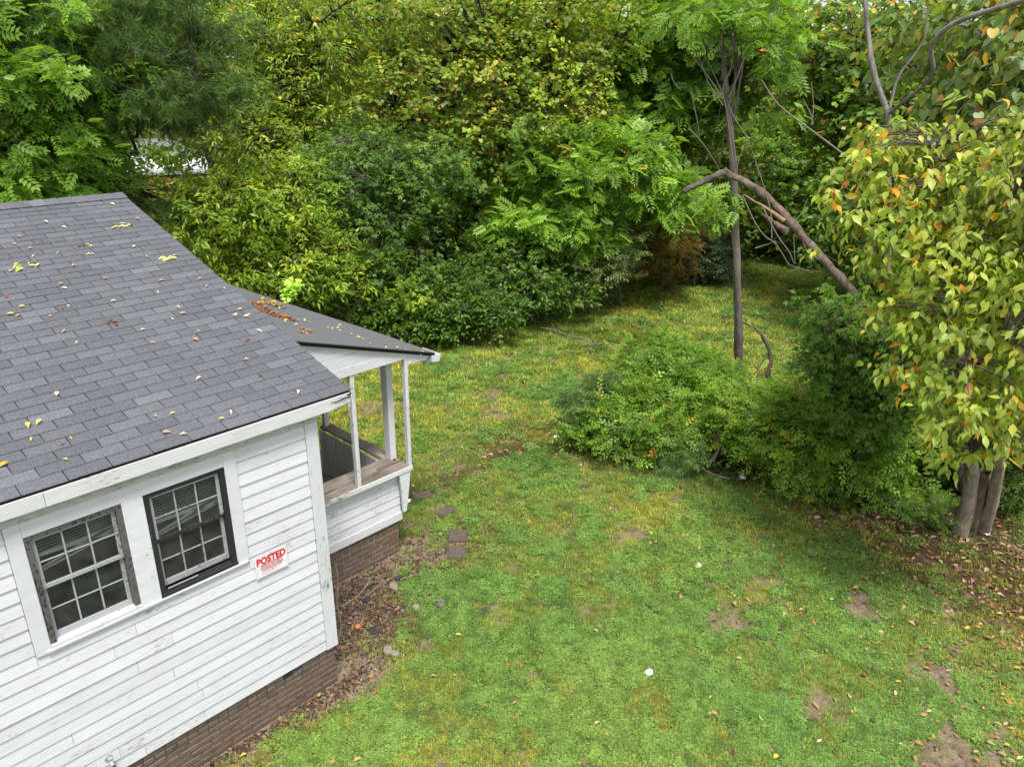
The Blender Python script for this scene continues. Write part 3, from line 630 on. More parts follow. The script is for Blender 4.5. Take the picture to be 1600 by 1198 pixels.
#@@SIGN
# ------------------------------------------------------------------ the posted sign
sg = empty('posted_sign', (-.5995, -.026, 1.8125), 'white POSTED private property sign with red lettering nailed beside the windows', 'sign')
SW_, SH_ = .325, .233
mb = MB(); ns = 8; vs = []; fs = []
for i in range(ns+1):
    t = i/ns; x = -SW_/2+SW_*t; cv = .004*(t-.5)**2*4
    for z in (-SH_/2, SH_/2): vs += [(x, -.001-cv, z), (x, .001-cv, z)]
for i in range(ns):
    A = i*4; B = A+4; fs += [(A, B, B+2, A+2), (A+1, A+3, B+3, B+1), (A, A+1, B+1, B), (A+2, B+2, B+3, A+3)]
fs += [(0, 2, 3, 1), (ns*4, ns*4+1, ns*4+3, ns*4+2)]
mb.add(vs, fs); mb.build('sign_panel', plain('sign_white_plastic', (.80, .79, .81), .4, var=.03), sg)
M_RED = plain('sign_red_ink', (.62, .012, .02), .5, var=.03); M_PINK = plain('sign_small_red_ink', (.55, .03, .05), .5, var=.03)
def text(name, body, x, z, size, m, sx=1.0, off=0.0, y=-.0062):
    cu = bpy.data.curves.new(name, 'FONT'); cu.body = body; cu.align_x = 'CENTER'; cu.align_y = 'CENTER'; cu.size = size; cu.offset = off; cu.extrude = .0004; cu.resolution_u = 3
    tmp = bpy.data.objects.new('tmp_text', cu); COL.objects.link(tmp); bpy.context.view_layer.update()
    me = bpy.data.meshes.new_from_object(tmp.evaluated_get(bpy.context.evaluated_depsgraph_get())); bpy.data.objects.remove(tmp)
    me.materials.clear(); o = link(name, me, m, sg, (x, y, z)); o.rotation_euler = (R(90), 0, 0); o.scale = (sx, 1, 1); return o
text('headline_lettering', 'POSTED', 0, .052, .098, M_RED, .83, .0035)
text('subline_lettering', 'PRIVATE PROPERTY', 0, .003, .0245, M_RED, 1.05, .0006)
text('small_lettering', 'HUNTING, FISHING, TRAPPING OR TRESPASSING', 0, -.0175, .0125, M_PINK, .86, .0002)
text('small_lettering', 'FOR ANY PURPOSE IS STRICTLY FORBIDDEN', 0, -.032, .0125, M_PINK, .92, .0002)
text('small_lettering', 'VIOLATORS WILL BE PROSECUTED', 0, -.0465, .0125, M_PINK, 1.0, .0002)
mb = MB(); bw = SW_/2-.012; bh = SH_/2-.010; e = .0012
mb.box(-bw, bw, -.0066, -.0058, bh-e, bh).box(-bw, bw, -.0066, -.0058, -bh, -bh+e).box(-bw, -bw+e, -.0066, -.0058, -bh+e, bh-e).box(bw-e, bw, -.0066, -.0058, -bh+e, bh-e)
mb.box(-.11, .045, -.0066, -.0058, -.064, -.0628).box(-.11, .085, -.0066, -.0058, -.082, -.0808); mb.build('printed_border', M_PINK, sg)
for z in (.106, -.062):
    mb = MB(); mb.tube([(0, -.001, z), (0, -.009, z)], [.0035, .0045], 7); mb.build('nail', M_DARK, sg)

# ------------------------------------------------------------------ foliage tools
def nrm(a): return a/np.maximum(np.linalg.norm(a, axis=-1, keepdims=True), 1e-9)
def T_(v, f): return np.array(v, float), np.array(f, int)
def quadleaf(w=.28, fold=.06, drop=.08): return T_([(0, 0, 0), (.45, w, fold), (1, 0, -drop), (.45, -w, fold)], [(0, 2, 1), (0, 3, 2)])
def ovate(w=.30):
    v = [(0, 0, 0), (.22, w*.78, .05), (.22, 0, -.0), (.22, -w*.78, .05), (.52, w, .05), (.52, 0, .01), (.52, -w, .05), (.82, w*.45, -.02), (.82, 0, -.04), (.82, -w*.45, -.02), (1.05, 0, -.15)]
    f = [(0, 2, 1), (0, 3, 2), (1, 2, 5), (1, 5, 4), (2, 3, 6), (2, 6, 5), (4, 5, 8), (4, 8, 7), (5, 6, 9), (5, 9, 8), (7, 8, 10), (8, 9, 10)]; return T_(v, f)
def heart():
    v = [(0, 0, 0), (-.1, .25, .03), (.1, .42, .03), (.45, .38, .0), (1, 0, -.12), (.45, -.38, .0), (.1, -.42, .03), (-.1, -.25, .03)]
    return T_(v, [(0, i+1, i) if False else (0, i, i+1) for i in range(1, 7)])
def merge(parts):
    V = []; F = []; n = 0
    for v, f in parts: V.append(v); F.append(f+n); n += len(v)
    return np.concatenate(V), np.concatenate(F)
def place(tv, ang, x, y, z, s, roll=0):
    v, f = tv; v = v*s; c, s_ = math.cos(ang), math.sin(ang); v = np.stack([v[:, 0]*c-v[:, 1]*s_, v[:, 0]*s_+v[:, 1]*c, v[:, 2]+abs(v[:, 1])*roll], 1)+np.array([x, y, z]); return v, f
def pinnate(n=5, w=.22, arch=.25, ll=.42):
    P = []; q = quadleaf(w, .05, .12)
    for i in range(n):
        t = .22+.68*i/(n-1); l = ll*(1-.25*abs(t-.5))
        for s_ in (1, -1): P.append(place(q, s_*R(62-14*t), t, 0, -arch*t*t, l, -.15))
    P.append(place(q, 0, .93, 0, -arch, ll*.9)); P.append(T_([(0, -.01, 0), (0, .01, 0), (.95, 0, -arch)], [(0, 1, 2)])); return merge(P)
def palm(n=5):
    v = [(0, 0, 0)]; f = []; ls = [.55, .85, 1.0, .85, .55]; an = [-110, -52, 0, 52, 110]
    for i in range(5):
        a = R(an[i]); l = ls[i]; wv = .20
        v += [(math.cos(a-.38)*l*.55, math.sin(a-.38)*l*.55, .02), (math.cos(a)*l, math.sin(a)*l, -.10), (math.cos(a+.38)*l*.55, math.sin(a+.38)*l*.55, .02)]
        k = 1+3*i; f += [(0, k, k+1), (0, k+1, k+2)]
    v = [(x*.62+.25, y*.62, z) for x, y, z in v]; return T_(v, f)
def tuft(n=14, seed=0, spread=.9):
    q = random.Random(seed); v = []; f = []
    for i in range(n):
        a = q.uniform(0, 6.283); t = q.uniform(.15, spread); d = np.array([math.cos(t), math.sin(t)*math.cos(a), math.sin(t)*math.sin(a)])
        s_ = np.cross(d, [q.uniform(-1, 1), q.uniform(-1, 1), .3]); s_ /= np.linalg.norm(s_); l = q.uniform(.7, 1.05); k = len(v); w_ = .022
        b = np.array([q.uniform(-.2, .2), 0, 0]); v += [tuple(b-s_*w_), tuple(b+s_*w_), tuple(b+d*l)]; f.append((k, k+1, k+2))
    return T_(v, f)
def spray(n=7, seed=0, w=.26):        # a twiglet with small leaves, for fine-leaved bushes
    q = random.Random(seed); P = [T_([(0, -.012, 0), (0, .012, 0), (1, 0, -.05)], [(0, 1, 2)])]
    for i in range(n):
        t = .12+.88*i/(n-1); P.append(place(quadleaf(w, .06, .1), (1 if i % 2 else -1)*R(q.uniform(35, 75))*(0.2 if i == n-1 else 1), t, 0, q.uniform(-.03, .03), q.uniform(.26, .38)))
    return merge(P)
KIND = dict(simple=quadleaf(), narrow=quadleaf(.17, .04, .12), ovate=ovate(.25), heart=heart(), pinnate=pinnate(4, .25, .22, .50), pinnate6=pinnate(5, .20, .28, .46), palm=palm(), needle=tuft(), spray=spray(), cedar=tuft(10, 3, 1.1), round=quadleaf(.40, .05, .05))
def arr_mesh(name, V, F, tint=None, m=None, smooth=False):
    me = bpy.data.meshes.new(name); V = np.asarray(V, 'f4'); F = np.asarray(F, 'i4')
    me.vertices.add(len(V)); me.vertices.foreach_set('co', V.ravel()); me.loops.add(F.size); me.loops.foreach_set('vertex_index', F.ravel())
    me.polygons.add(len(F)); me.polygons.foreach_set('loop_start', (np.arange(len(F))*3).astype('i4'))
    me.update(calc_edges=True)
    if tint is not None:
        a = me.color_attributes.new('tint', 'FLOAT_COLOR', 'POINT'); a.data.foreach_set('color', np.concatenate([tint, np.ones((len(tint), 1))], 1).astype('f4').ravel())
    if m: me.materials.append(m)
    return me
zr_ = np.random.default_rng(4)
def frames(fwd, up):
    f = nrm(fwd); s_ = nrm(np.cross(up, f)); u = np.cross(f, s_); return f, s_, u
def scatter(kind, pos, fwd, up, scale, tint):
    tv, tf = KIND[kind] if isinstance(kind, str) else kind; f, s_, u = frames(fwd, up); n = len(pos); sc = np.asarray(scale).reshape(-1, 1, 1)
    V = pos[:, None, :]+sc*(tv[None, :, 0:1]*f[:, None, :]+tv[None, :, 1:2]*s_[:, None, :]+tv[None, :, 2:3]*u[:, None, :])
    V = V+sc*(zr_.uniform(-1.2, 2.2, (n, 1, 1)))*tv[None, :, 2:3]*u[:, None, :]+sc*(zr_.normal(0, .10, (n, 1, 1)))*(tv[None, :, 0:1]**2)*s_[:, None, :]
    F = tf[None]+(np.arange(n)*len(tv))[:, None, None]; return V.reshape(-1, 3), F.reshape(-1, 3), np.repeat(tint, len(tv), 0)
def pick(pal, n, r):
    c = np.array([p[0] for p in pal], float); w_ = np.array([p[1] for p in pal], float); i = r.choice(len(pal), n, p=w_/w_.sum()); return c[i]
def tube3(pts, r0, r1, k=5):
    pts = np.asarray(pts, float); n = len(pts); rad = np.linspace(r0, r1, n); d = nrm(np.gradient(pts, axis=0)); a = nrm(np.cross(d, [.31, .17, .93])+1e-6); b = np.cross(d, a)
    t = np.arange(k)*2*math.pi/k; V = pts[:, None]+rad[:, None, None]*(a[:, None]*np.cos(t)[None, :, None]+b[:, None]*np.sin(t)[None, :, None])
    i = np.arange(n-1)[:, None]*k; j = np.arange(k)[None]; j2 = (j+1) % k; A = i+j; B = i+j2
    F = np.concatenate([np.stack([A, B, B+k], -1).reshape(-1, 3), np.stack([A, B+k, A+k], -1).reshape(-1, 3)]); return V.reshape(-1, 3), F
def join(L):
    V = []; F = []; n = 0
    for v, f in L: V.append(v); F.append(f+n); n += len(v)
    return np.concatenate(V), np.concatenate(F)
def curve(a, b, sag, r, n=7, wob=.08):
    t = np.linspace(0, 1, n)[:, None]; p = a*(1-t)+b*t; L = np.linalg.norm(b-a); p[:, 2] += (sag*L*np.sin(t*math.pi))[:, 0]
    q = r.normal(size=(n, 3))*wob*L*.35*np.sin(t*math.pi); return p+q
TREES = []
def plant(name, label, cat, base, crowns, kind, size, nleaf, pal, trunk_r=.12, bark=None, nlimb=6, clump=.42, per=30, m=None, seed=0, group=None, top=None, stems=1,
          autumn=None, aut=.03, parts=0, flat=.55, droop=.15, sag=.08, trunk=True, up=.9, twigr=.006, lean=None, limbsag=.1, shell=.45, minz=.12, vary=.22):
    r = np.random.default_rng(1000+seed); bark = bark or B_BRN; m = m or L_STD
    base = np.array(base, float); root = empty(name, tuple(base), label, cat, group)
    ws = np.array([c[2] if len(c) > 2 else np.prod(c[1])**.67 for c in crowns]); ws = ws/ws.sum()
    ncl = max(6, int(nleaf/per)); C = []; O = []
    while len(C) < ncl:
        i = r.choice(len(crowns), p=ws); c, rad = np.array(crowns[i][0], float), np.array(crowns[i][1], float)
        d = r.normal(size=3); d /= np.linalg.norm(d); q = r.random()**shell
        p = c+rad*d*q*(1+.18*(vnoise(d[0]*3+seed, d[1]*3+d[2]*2, 1.0)-.5))
        if p[2] < minz: continue
        C.append(p); O.append(nrm((p-c)/rad))
    C = np.array(C)-base; O = np.array(O)
    cc = np.mean([np.array(c[0]) for c in crowns], 0)-base
    # trunk
    tops = top if top is not None else None
    paths = []
    if trunk:
        for s_ in range(stems):
            tp = (np.array(tops)-base) if tops is not None else cc+np.array([0, 0, .25*crowns[0][1][2]])
            if stems > 1: tp = C[r.integers(len(C))]*np.array([.8, .8, 1.0])
            b0 = np.array([0, 0, -.15])+(r.normal(size=3)*np.array([.18, .18, 0]) if stems > 1 else 0)
            p = curve(b0, tp, 0, r, 9, .06 if lean is None else lean); paths.append(p)
            V, F = tube3(p, trunk_r, trunk_r*.28, 8); link('trunk' if stems == 1 else 'stem', arr_mesh('trunk', V, F, None, bark, True), None, root)
    else: paths.append(np.linspace([0, 0, 0], cc, 5))
    allp = np.concatenate(paths); rr = trunk_r
    # limbs
    L = []; tg = C[r.choice(len(C), min(nlimb, len(C)), replace=False)]; lims = []
    for t in tg:
        hd = np.hypot(*(t[:2]-allp[:, :2]).T); want = t[2]-hd*.6; j = np.argmin(np.abs(allp[:, 2]-np.clip(want, allp[:, 2].min()+.15*np.ptp(allp[:, 2]), allp[:, 2].max()))+.3*hd)
        p = curve(allp[j], t, limbsag, r, 8, .1); lims.append(p); L.append([tube3(p, rr*.38, .012, 5)])
    LP = np.concatenate(lims); li = np.repeat(np.arange(len(lims)), 8)
    for c in C:
        dd = np.linalg.norm(LP-c, axis=1)+.4*np.maximum(LP[:, 2]-c[2], 0); j = np.argmin(dd)
        if dd[j] > .05: L[li[j]].append(tube3(curve(LP[j], c, .1, r, 4, .08), min(.016, rr*.2)+.003, twigr*.6, 3))
    for l in L:
        V, F = join(l); link('limb', arr_mesh('limb', V, F, None, bark), None, root)
    # leaves along twigs
    NT = max(3, per//7); LPT = max(3, per//NT); n = len(C)*NT*LPT
    td = nrm(r.normal(size=(len(C), NT, 3))*np.array([1, 1, flat])+O[:, None]*.55+np.array([0, 0, -droop]))
    tl = clump*r.uniform(.6, 1.25, (len(C), NT, 1)); s_ = (np.arange(LPT)+.6)/LPT
    pos = C[:, None, None]+td[:, :, None]*tl[:, :, None]*(s_[None, None, :, None])+r.normal(size=(len(C), NT, LPT, 3))*clump*.09
    pos[..., 2] -= (sag*clump*2*s_**2)[None, None, :]
    side = nrm(np.cross(td, [0, 0, 1.0]))[:, :, None]*np.where(np.arange(LPT) % 2, 1, -1)[None, None, :, None]
    fwd = td[:, :, None]*.7+side*.75+r.normal(size=pos.shape)*.35+np.array([0, 0, -droop*1.6])
    un = np.array([0, 0, up])+O[:, None, None]*.35+r.normal(size=pos.shape)*(.55 if kind[:5] == 'pinna' else .42)
    pos = pos.reshape(-1, 3); fwd = fwd.reshape(-1, 3); un = un.reshape(-1, 3)
    sc = size*r.uniform(.55, 1.25, n); ct = pick(pal, len(C), r); lt = pick(pal, n, r)
    cn = 1+vary*r.normal(size=(len(C), 1)).clip(-1.6, 1.6)
    tint = np.repeat(ct*cn, NT*LPT, 0)*.62+lt*.38; tint *= r.uniform(.8, 1.2, (n, 1))
    if autumn: 
        k = r.random(n) < aut*(1+3*(np.repeat(r.random(len(C)), NT*LPT) > .85)); tint[k] = pick(autumn, k.sum(), r)
    tint = np.clip(tint, .005, .9)
    keep = pos[:, 2]+base[2] > .03; pos, fwd, un, sc, tint = pos[keep], fwd[keep], un[keep], sc[keep], tint[keep]; n = len(pos)
    mask = np.ones(n, bool)
    if parts:
        dist = np.linalg.norm(pos+base-CAM, axis=1)-sc*3; j = np.argsort(dist)[:parts]; mask[j] = False
        km = min(12, parts); cen = tint[r.choice(j, km)]; tv, tf = KIND[kind]
        meshes = [arr_mesh('leaf', tv, tf, np.repeat(c[None], len(tv), 0), m) for c in cen]
        f, s2, u = frames(fwd[j], un[j]); ci = np.argmin(((tint[j][:, None]-cen[None])**2).sum(-1), 1)
        for q, a in enumerate(j):
            o = bpy.data.objects.new('leaf', meshes[ci[q]]); COL.objects.link(o); o.parent = root; M = Matrix.Identity(4)
            for x in range(3): M[x][0], M[x][1], M[x][2], M[x][3] = f[q][x]*sc[a], s2[q][x]*sc[a], u[q][x]*sc[a], pos[a][x]
            o.matrix_local = M
    V, F, T = scatter(kind, pos[mask], fwd[mask], un[mask], sc[mask], tint[mask])
    o = link('crown', arr_mesh('crown', V, F, T, m), None, root); o['kind'] = 'stuff'
    return root
def px(r_, d): return r_*d/FPX
def ell(u, v, d, ru, rv, depth=None):
    """an ellipsoid seen at (u,v), d metres off, ru x rv photo pixels across"""
    return (W(u, v, d), (px(ru, d), px(ru, d) if depth is None else depth, px(rv, d)))
def gd(u, d): p = W(u, 600, d); p[2] = 0; return p
# leaf colours (albedo)
MID = [((.050, .115, .020), 3), ((.075, .150, .026), 3), ((.035, .085, .018), 2)]
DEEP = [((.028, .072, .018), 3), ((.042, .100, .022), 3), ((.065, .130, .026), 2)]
LIME = [((.115, .200, .026), 3), ((.085, .170, .026), 3), ((.165, .24, .030), 1.5), ((.055, .115, .020), 2)]
OLIVE = [((.080, .150, .030), 3), ((.115, .195, .040), 3), ((.055, .105, .022), 2), ((.15, .18, .045), 1)]
BLUEG = [((.050, .105, .042), 3), ((.070, .140, .055), 2), ((.035, .080, .030), 2)]
FRESH = [((.075, .170, .028), 3), ((.105, .215, .040), 2), ((.050, .120, .022), 2)]
DOG = [((.110, .190, .040), 3), ((.150, .235, .050), 3), ((.195, .27, .075), 2), ((.070, .135, .035), 2), ((.23, .25, .06), 1)]
AUT = [((.30, .22, .03), 3), ((.28, .13, .03), 2), ((.17, .08, .03), 1), ((.28, .26, .06), 2)]
VINE = [((.24, .22, .08), 3), ((.25, .16, .04), 1), ((.20, .14, .07), 2), ((.20, .24, .06), 3)]
PINE = [((.024, .060, .018), 3), ((.036, .084, .022), 3), ((.055, .11, .026), 1.5)]

# ------------------------------------------------------------------ trees of the front row
plant('ash_tree', 'leafy ash-like tree behind the left end of the roof, feathered bright green leaves', 'tree', gd(-30, 18.5), [ell(30, 130, 17.2, 140, 150), ell(40, 250, 16.6, 85, 62), ell(-60, 180, 17.5, 150, 190), ell(90, 70, 17.5, 95, 90)], 'pinnate', .26, 7600, FRESH, .22, B_BRN, 8, .6, 20, seed=1, parts=260, droop=.05, autumn=AUT, aut=.008)
plant('pine_tree', 'dark green soft-needled pine with long boughs beside the far grey-roofed house', 'tree', gd(135, 20), [ell(190, 60, 17.5, 130, 60), ell(270, 120, 17.0, 95, 42), ell(150, 150, 18, 100, 60), ell(275, 165, 17.2, 80, 20), ell(330, 130, 17.2, 35, 25), ell(110, 268, 18.0, 50, 40), ell(250, 322, 17.6, 70, 20), ell(190, 10, 18, 150, 60), ell(120, 290, 18, 80, 50)],
      'needle', .19, 15000, PINE, .2, B_DARK, 12, .5, 26, m=L_DULL, seed=2, flat=.35, droop=.1, top=W(150, -60, 19), up=.5, vary=.3)
plant('dark_branched_tree', 'small yellow-green tree with dark arching limbs behind the roof rake', 'tree', gd(452, 18), [ell(430, 300, 17.5, 95, 60), ell(350, 330, 17, 75, 70), ell(470, 390, 17, 85, 55), ell(370, 420, 17, 70, 35), ell(520, 440, 16.8, 50, 35), ell(330, 330, 18, 45, 30)], 'narrow', .15, 15000, LIME, .11, B_DARK, 10, .38, 28, seed=3, droop=.12, parts=60, limbsag=.2, vary=.3)
plant('maple_tree', 'deep green maple in the middle of the tree line, lobed leaves', 'tree', gd(610, 20), [ell(610, 340, 18.8, 95, 60), ell(650, 270, 19.2, 95, 60), ell(560, 270, 19, 90, 65), ell(620, 420, 18.2, 75, 30)], 'palm', .15, 13000, DEEP+[((.06, .14, .035), 3)], .13, B_BRN, 8, .42, 28, seed=4, parts=80)
plant('tall_locust_tree', 'tall fine-leaved yellow-green tree rising behind the dark-limbed one', 'tree', gd(425, 24), [ell(420, 110, 23, 110, 110), ell(520, 60, 23, 110, 100), ell(375, 190, 22, 70, 60), ell(450, 210, 22, 100, 70)], 'narrow', .17, 19000, LIME+OLIVE, .17, B_DARK, 10, .5, 28, seed=5, autumn=AUT, aut=.02, vary=.3)
plant('vine_smothered_tree', 'tall tree smothered in olive vine with tan and orange leaves, upper middle', 'tree', gd(700, 23), [ell(700, 140, 22, 130, 120), ell(620, 200, 21.3, 90, 80), ell(760, 220, 21, 100, 70), ell(680, 20, 23, 130, 80)], 'round', .14, 18000, OLIVE+[((.05, .10, .02), 3)], .2, B_DARK, 9, .45, 30, seed=6, autumn=VINE, aut=.07, vary=.3, shell=.3)
plant('vine_smothered_tree', 'lime green vine-hung tree at the top, right of the olive one', 'tree', gd(850, 23.5), [ell(850, 110, 22, 105, 100), ell(900, 20, 23, 110, 70), ell(800, 30, 23, 90, 60), ell(890, 190, 21, 70, 40)], 'round', .14, 16000, LIME+[((.06, .12, .022), 4), ((.1, .14, .03), 2)], .18, B_DARK, 8, .45, 30, seed=7, autumn=VINE, aut=.06, vary=.3, shell=.3)
plant('sumac_tree', 'bright tree-of-heaven with long feathered leaves, centre of the tree line', 'tree', gd(905, 22.5), [ell(880, 270, 21, 100, 55), ell(960, 250, 21, 75, 50), ell(830, 345, 20.5, 80, 38), ell(920, 340, 20.5, 60, 36), ell(1020, 290, 21, 60, 34), ell(1070, 320, 21.5, 40, 22)], 'pinnate6', .35, 7200, FRESH+[((.12, .23, .06), 2)], .12, B_BRN, 9, .5, 18, seed=8, parts=280, droop=.05, autumn=VINE, aut=.01)
plant('walnut_tree', 'tall feathery tree above the slender bare trunk', 'tree', gd(1050, 27.5), [ell(1010, 90, 26, 110, 80), ell(1110, 40, 26, 110, 65), ell(1000, 190, 25.5, 75, 50), ell(1090, 160, 26, 60, 45), ell(1170, 90, 26.5, 60, 50)], 'pinnate6', .40, 8000, FRESH+MID, .16, B_DARK, 8, .55, 18, seed=9, parts=120, droop=.05)
plant('young_maple_tree', 'fresh green maple with dark leaning trunk right of the slender trunk', 'tree', gd(1262, 31), [ell(1240, 250, 30, 75, 42), ell(1300, 290, 29, 70, 50), ell(1200, 335, 30, 60, 28), ell(1290, 345, 29, 60, 26)], 'palm', .24, 9000, FRESH+MID, .14, B_DARK, 7, .42, 26, seed=10, top=W(1290, 190, 30), autumn=AUT, aut=.012, parts=60)
plant('mixed_leaf_tree', 'pale green tree dotted with orange leaves beyond the dead curved branch', 'tree', gd(1440, 21), [ell(1290, 140, 24, 90, 70), ell(1360, 70, 23, 100, 70), ell(1250, 60, 25, 90, 50), ell(1420, 170, 22, 90, 70), ell(1340, 210, 23, 60, 40)], 'round', .19, 13000, BLUEG+OLIVE+MID, .14, B_BRN, 8, .45, 28, seed=11, autumn=AUT, aut=.05)
plant('vine_covered_tree', 'tree hung with heart-shaped blue-green vine leaves at the right edge', 'tree', gd(1640, 13), [ell(1570, 90, 12.4, 95, 90), ell(1590, 220, 11.8, 70, 70), ell(1480, 60, 13, 80, 60), ell(1690, 150, 12.5, 110, 160)], 'heart', .125, 6500, BLUEG+[((.11, .17, .05), 3), ((.16, .21, .05), 2)], .13, B_GREY, 7, .4, 24, seed=12, autumn=AUT, aut=.05, parts=150, droop=.5)
# dogwood: twin furrowed trunks, ovate leaves turning yellow
dg = plant('dogwood_tree', 'near tree with large yellow-green leaves turning orange at the right', 'tree', G(1512, 828), [ell(1450, 265, 9.4, 95, 45, .9), ell(1550, 300, 9.4, 80, 60, 1.0), ell(1385, 335, 9.2, 58, 40, .7), ell(1460, 385, 9.0, 70, 45, .8), ell(1560, 420, 9.0, 80, 60, 1.0), ell(1420, 420, 9.0, 50, 28, .5), ell(1460, 490, 8.8, 75, 45, .8), ell(1570, 540, 8.8, 75, 55, .9), ell(1440, 570, 8.7, 45, 28, .5), ell(1500, 640, 8.6, 60, 38, .5), ell(1500, 700, 8.6, 22, 26, .25), ell(1325, 290, 9.5, 26, 22, .4), ell(1650, 400, 9.2, 90, 200, 1.1), ell(1600, 650, 9.0, 55, 45, .6), ell(1580, 210, 9.6, 60, 50, .8), ell(1400, 215, 9.8, 60, 25, .6), ell(1278, 398, 10.8, 12, 7, .15), ell(1420, 500, 9.8, 36, 26, .4)],
           'ovate', .122, 9500, DOG, .045, B_BRN, 14, .25, 12, seed=13, autumn=AUT, aut=.05, parts=300, droop=.55, top=W(1490, 430, 9.6), trunk=False, vary=.2, up=.55, flat=.75, shell=.6)
b0 = G(1512, 828)
for (u0, v0, u1, v1, rr_, r2) in ((1499, 832, 1521, 738, .125, .098), (1534, 828, 1560, 738, .105, .085)):
    a = G(u0, v0); a[2] = -.05; b = W(u1, v1, 11.0); c = W(u1+(-30 if u1 < 1530 else 40), 520, 9.9); d_ = W(u1+(-60 if u1 < 1530 else 60), 380, 9.2)
    pts = [a, a*.5+b*.5+np.array([.03, -.02, 0]), b, (b+c)/2+np.array([-.05, .03, .05]), c, d_]; P = np.array(pts)-b0
    P = np.concatenate([P[:1], (P[:1]+P[1:2])/2, P[1:]]); V, F = tube3(P, rr_, r2*.35, 14); V = V+rng.normal(size=V.shape)*rr_*.07; link('trunk', arr_mesh('trunk', V, F, None, B_TAN, True), None, dg)
a = G(1517, 829); a[2] = -.03; b = W(1541, 735, 11.15); P = np.array([a, (a+b)/2, b])-b0
V, F = tube3(P, .085, .075, 8); V = V+rng.normal(size=V.shape)*.006; link('heartwood_gap', arr_mesh('heartwood_gap', V, F, None, B_PEEL, True), None, dg)
plant('sapling_maple', 'dark green maple sapling under the big-leaved tree at the right', 'tree', gd(1335, 12.2), [ell(1320, 500, 11.2, 60, 40), ell(1385, 560, 11.0, 75, 50), ell(1300, 560, 11.4, 60, 45), ell(1350, 630, 11.2, 65, 38), ell(1265, 480, 13.5, 30, 16), ell(1410, 620, 11.0, 50, 30)], 'palm', .13, 6200, MID+[((.07, .16, .03), 2), ((.035, .09, .02), 2)], .06, B_PEEL, 7, .3, 22, seed=14, parts=160, minz=.4)

# slender bare-trunked tree, grey vine-laden tree with the dead curved limb, broken trunk
def wood(name, label, cat, pieces, bark, group=None, root=None):
    o0 = np.array(pieces[0][1][0] if root is None else root.location, float); root = root or empty(name, tuple(o0), label, cat, group)
    for pn, pts, r0, r1, bk in pieces:
        pts = np.array(pts, float); n = len(pts); t = np.linspace(0, n-1, (n-1)*4+1); q = np.stack([np.interp(t, np.arange(n), pts[:, i]) for i in range(3)], 1)
        q[1:-1] = (q[:-2]+2*q[1:-1]+q[2:])/4; q[1:-1] = (q[:-2]+2*q[1:-1]+q[2:])/4
        if r0 > .03: q += rng.normal(size=q.shape)*min(.006, r0*.06)
        V, F = tube3(q-o0, r0, r1, 10 if r0 > .05 else 5)
        if r0 > .04: V = V+rng.normal(size=V.shape)*r0*.12
        link(pn, arr_mesh(pn, V, F, None, bk or bark, True), None, root)
    return root
sb = G(1157, 600); sb[2] = -.1; D = 15.7
w_ = lambda *a: [W(*q) for q in a]
slim = [('trunk', [sb]+w_((1153, 480, D), (1149, 330, D-.1), (1145, 240, D-.1), (1136, 150, D-.1), (1130, 90, D), (1120, -20, D)), .092, .022, None),
        ('limb', w_((1141, 190, D), (1150, 120, D+.2), (1148, 40, D+.3), (1150, -30, D+.3)), .03, .014, None), ('limb', w_((1143, 200, D), (1160, 110, D-.2), (1168, 50, D-.3)), .022, .010, None)]
for q in [((1150, 260), (1146, 215), (1131, 150), (1108, 100), (1088, 60)), ((1147, 262), (1135, 170), (1127, 138), (1145, 105), (1144, 60), (1130, 20)), ((1127, 150), (1100, 110), (1075, 80), (1052, 48)), ((1130, 165), (1106, 130), (1093, 90), (1078, 70)), ((1118, 150), (1100, 152), (1080, 148)),
          ((1150, 290), (1148, 240), (1133, 160)), ((1138, 165), (1150, 190), (1168, 215), (1180, 250), (1186, 275)), ((1080, 145), (1090, 190), (1093, 215)), ((1140, 152), (1158, 105), (1175, 55)), ((1150, 290), (1153, 250), (1170, 215), (1186, 213)), ((1075, 200), (1100, 225), (1130, 275)), ((1048, 115), (1053, 130), (1065, 142))]:
    slim.append(('dead_branch', [W(a, b, D-.35+.02*i) for i, (a, b) in enumerate(q)], .013, .005, B_TWIG))
st_ = plant('slender_tree', 'slender straight grey-brown trunk on the lawn with bare dead twigs above', 'tree', sb, [ell(1090, 30, 15.6, 60, 35), ell(1200, 70, 15.7, 55, 40), ell(1150, -10, 15.5, 110, 35), ell(1215, 180, 15.9, 40, 14), ell(1120, 300, 15.4, 45, 10)], 'pinnate6', .27, 620, FRESH, .05, B_BRN, 7, .4, 12, seed=15, parts=150, droop=.05, trunk=False)
wood('slender_tree', '', '', slim, B_SLIM, root=st_)
D = 11.3; gb = gd(1392, 12.3); gb[2] = -.1
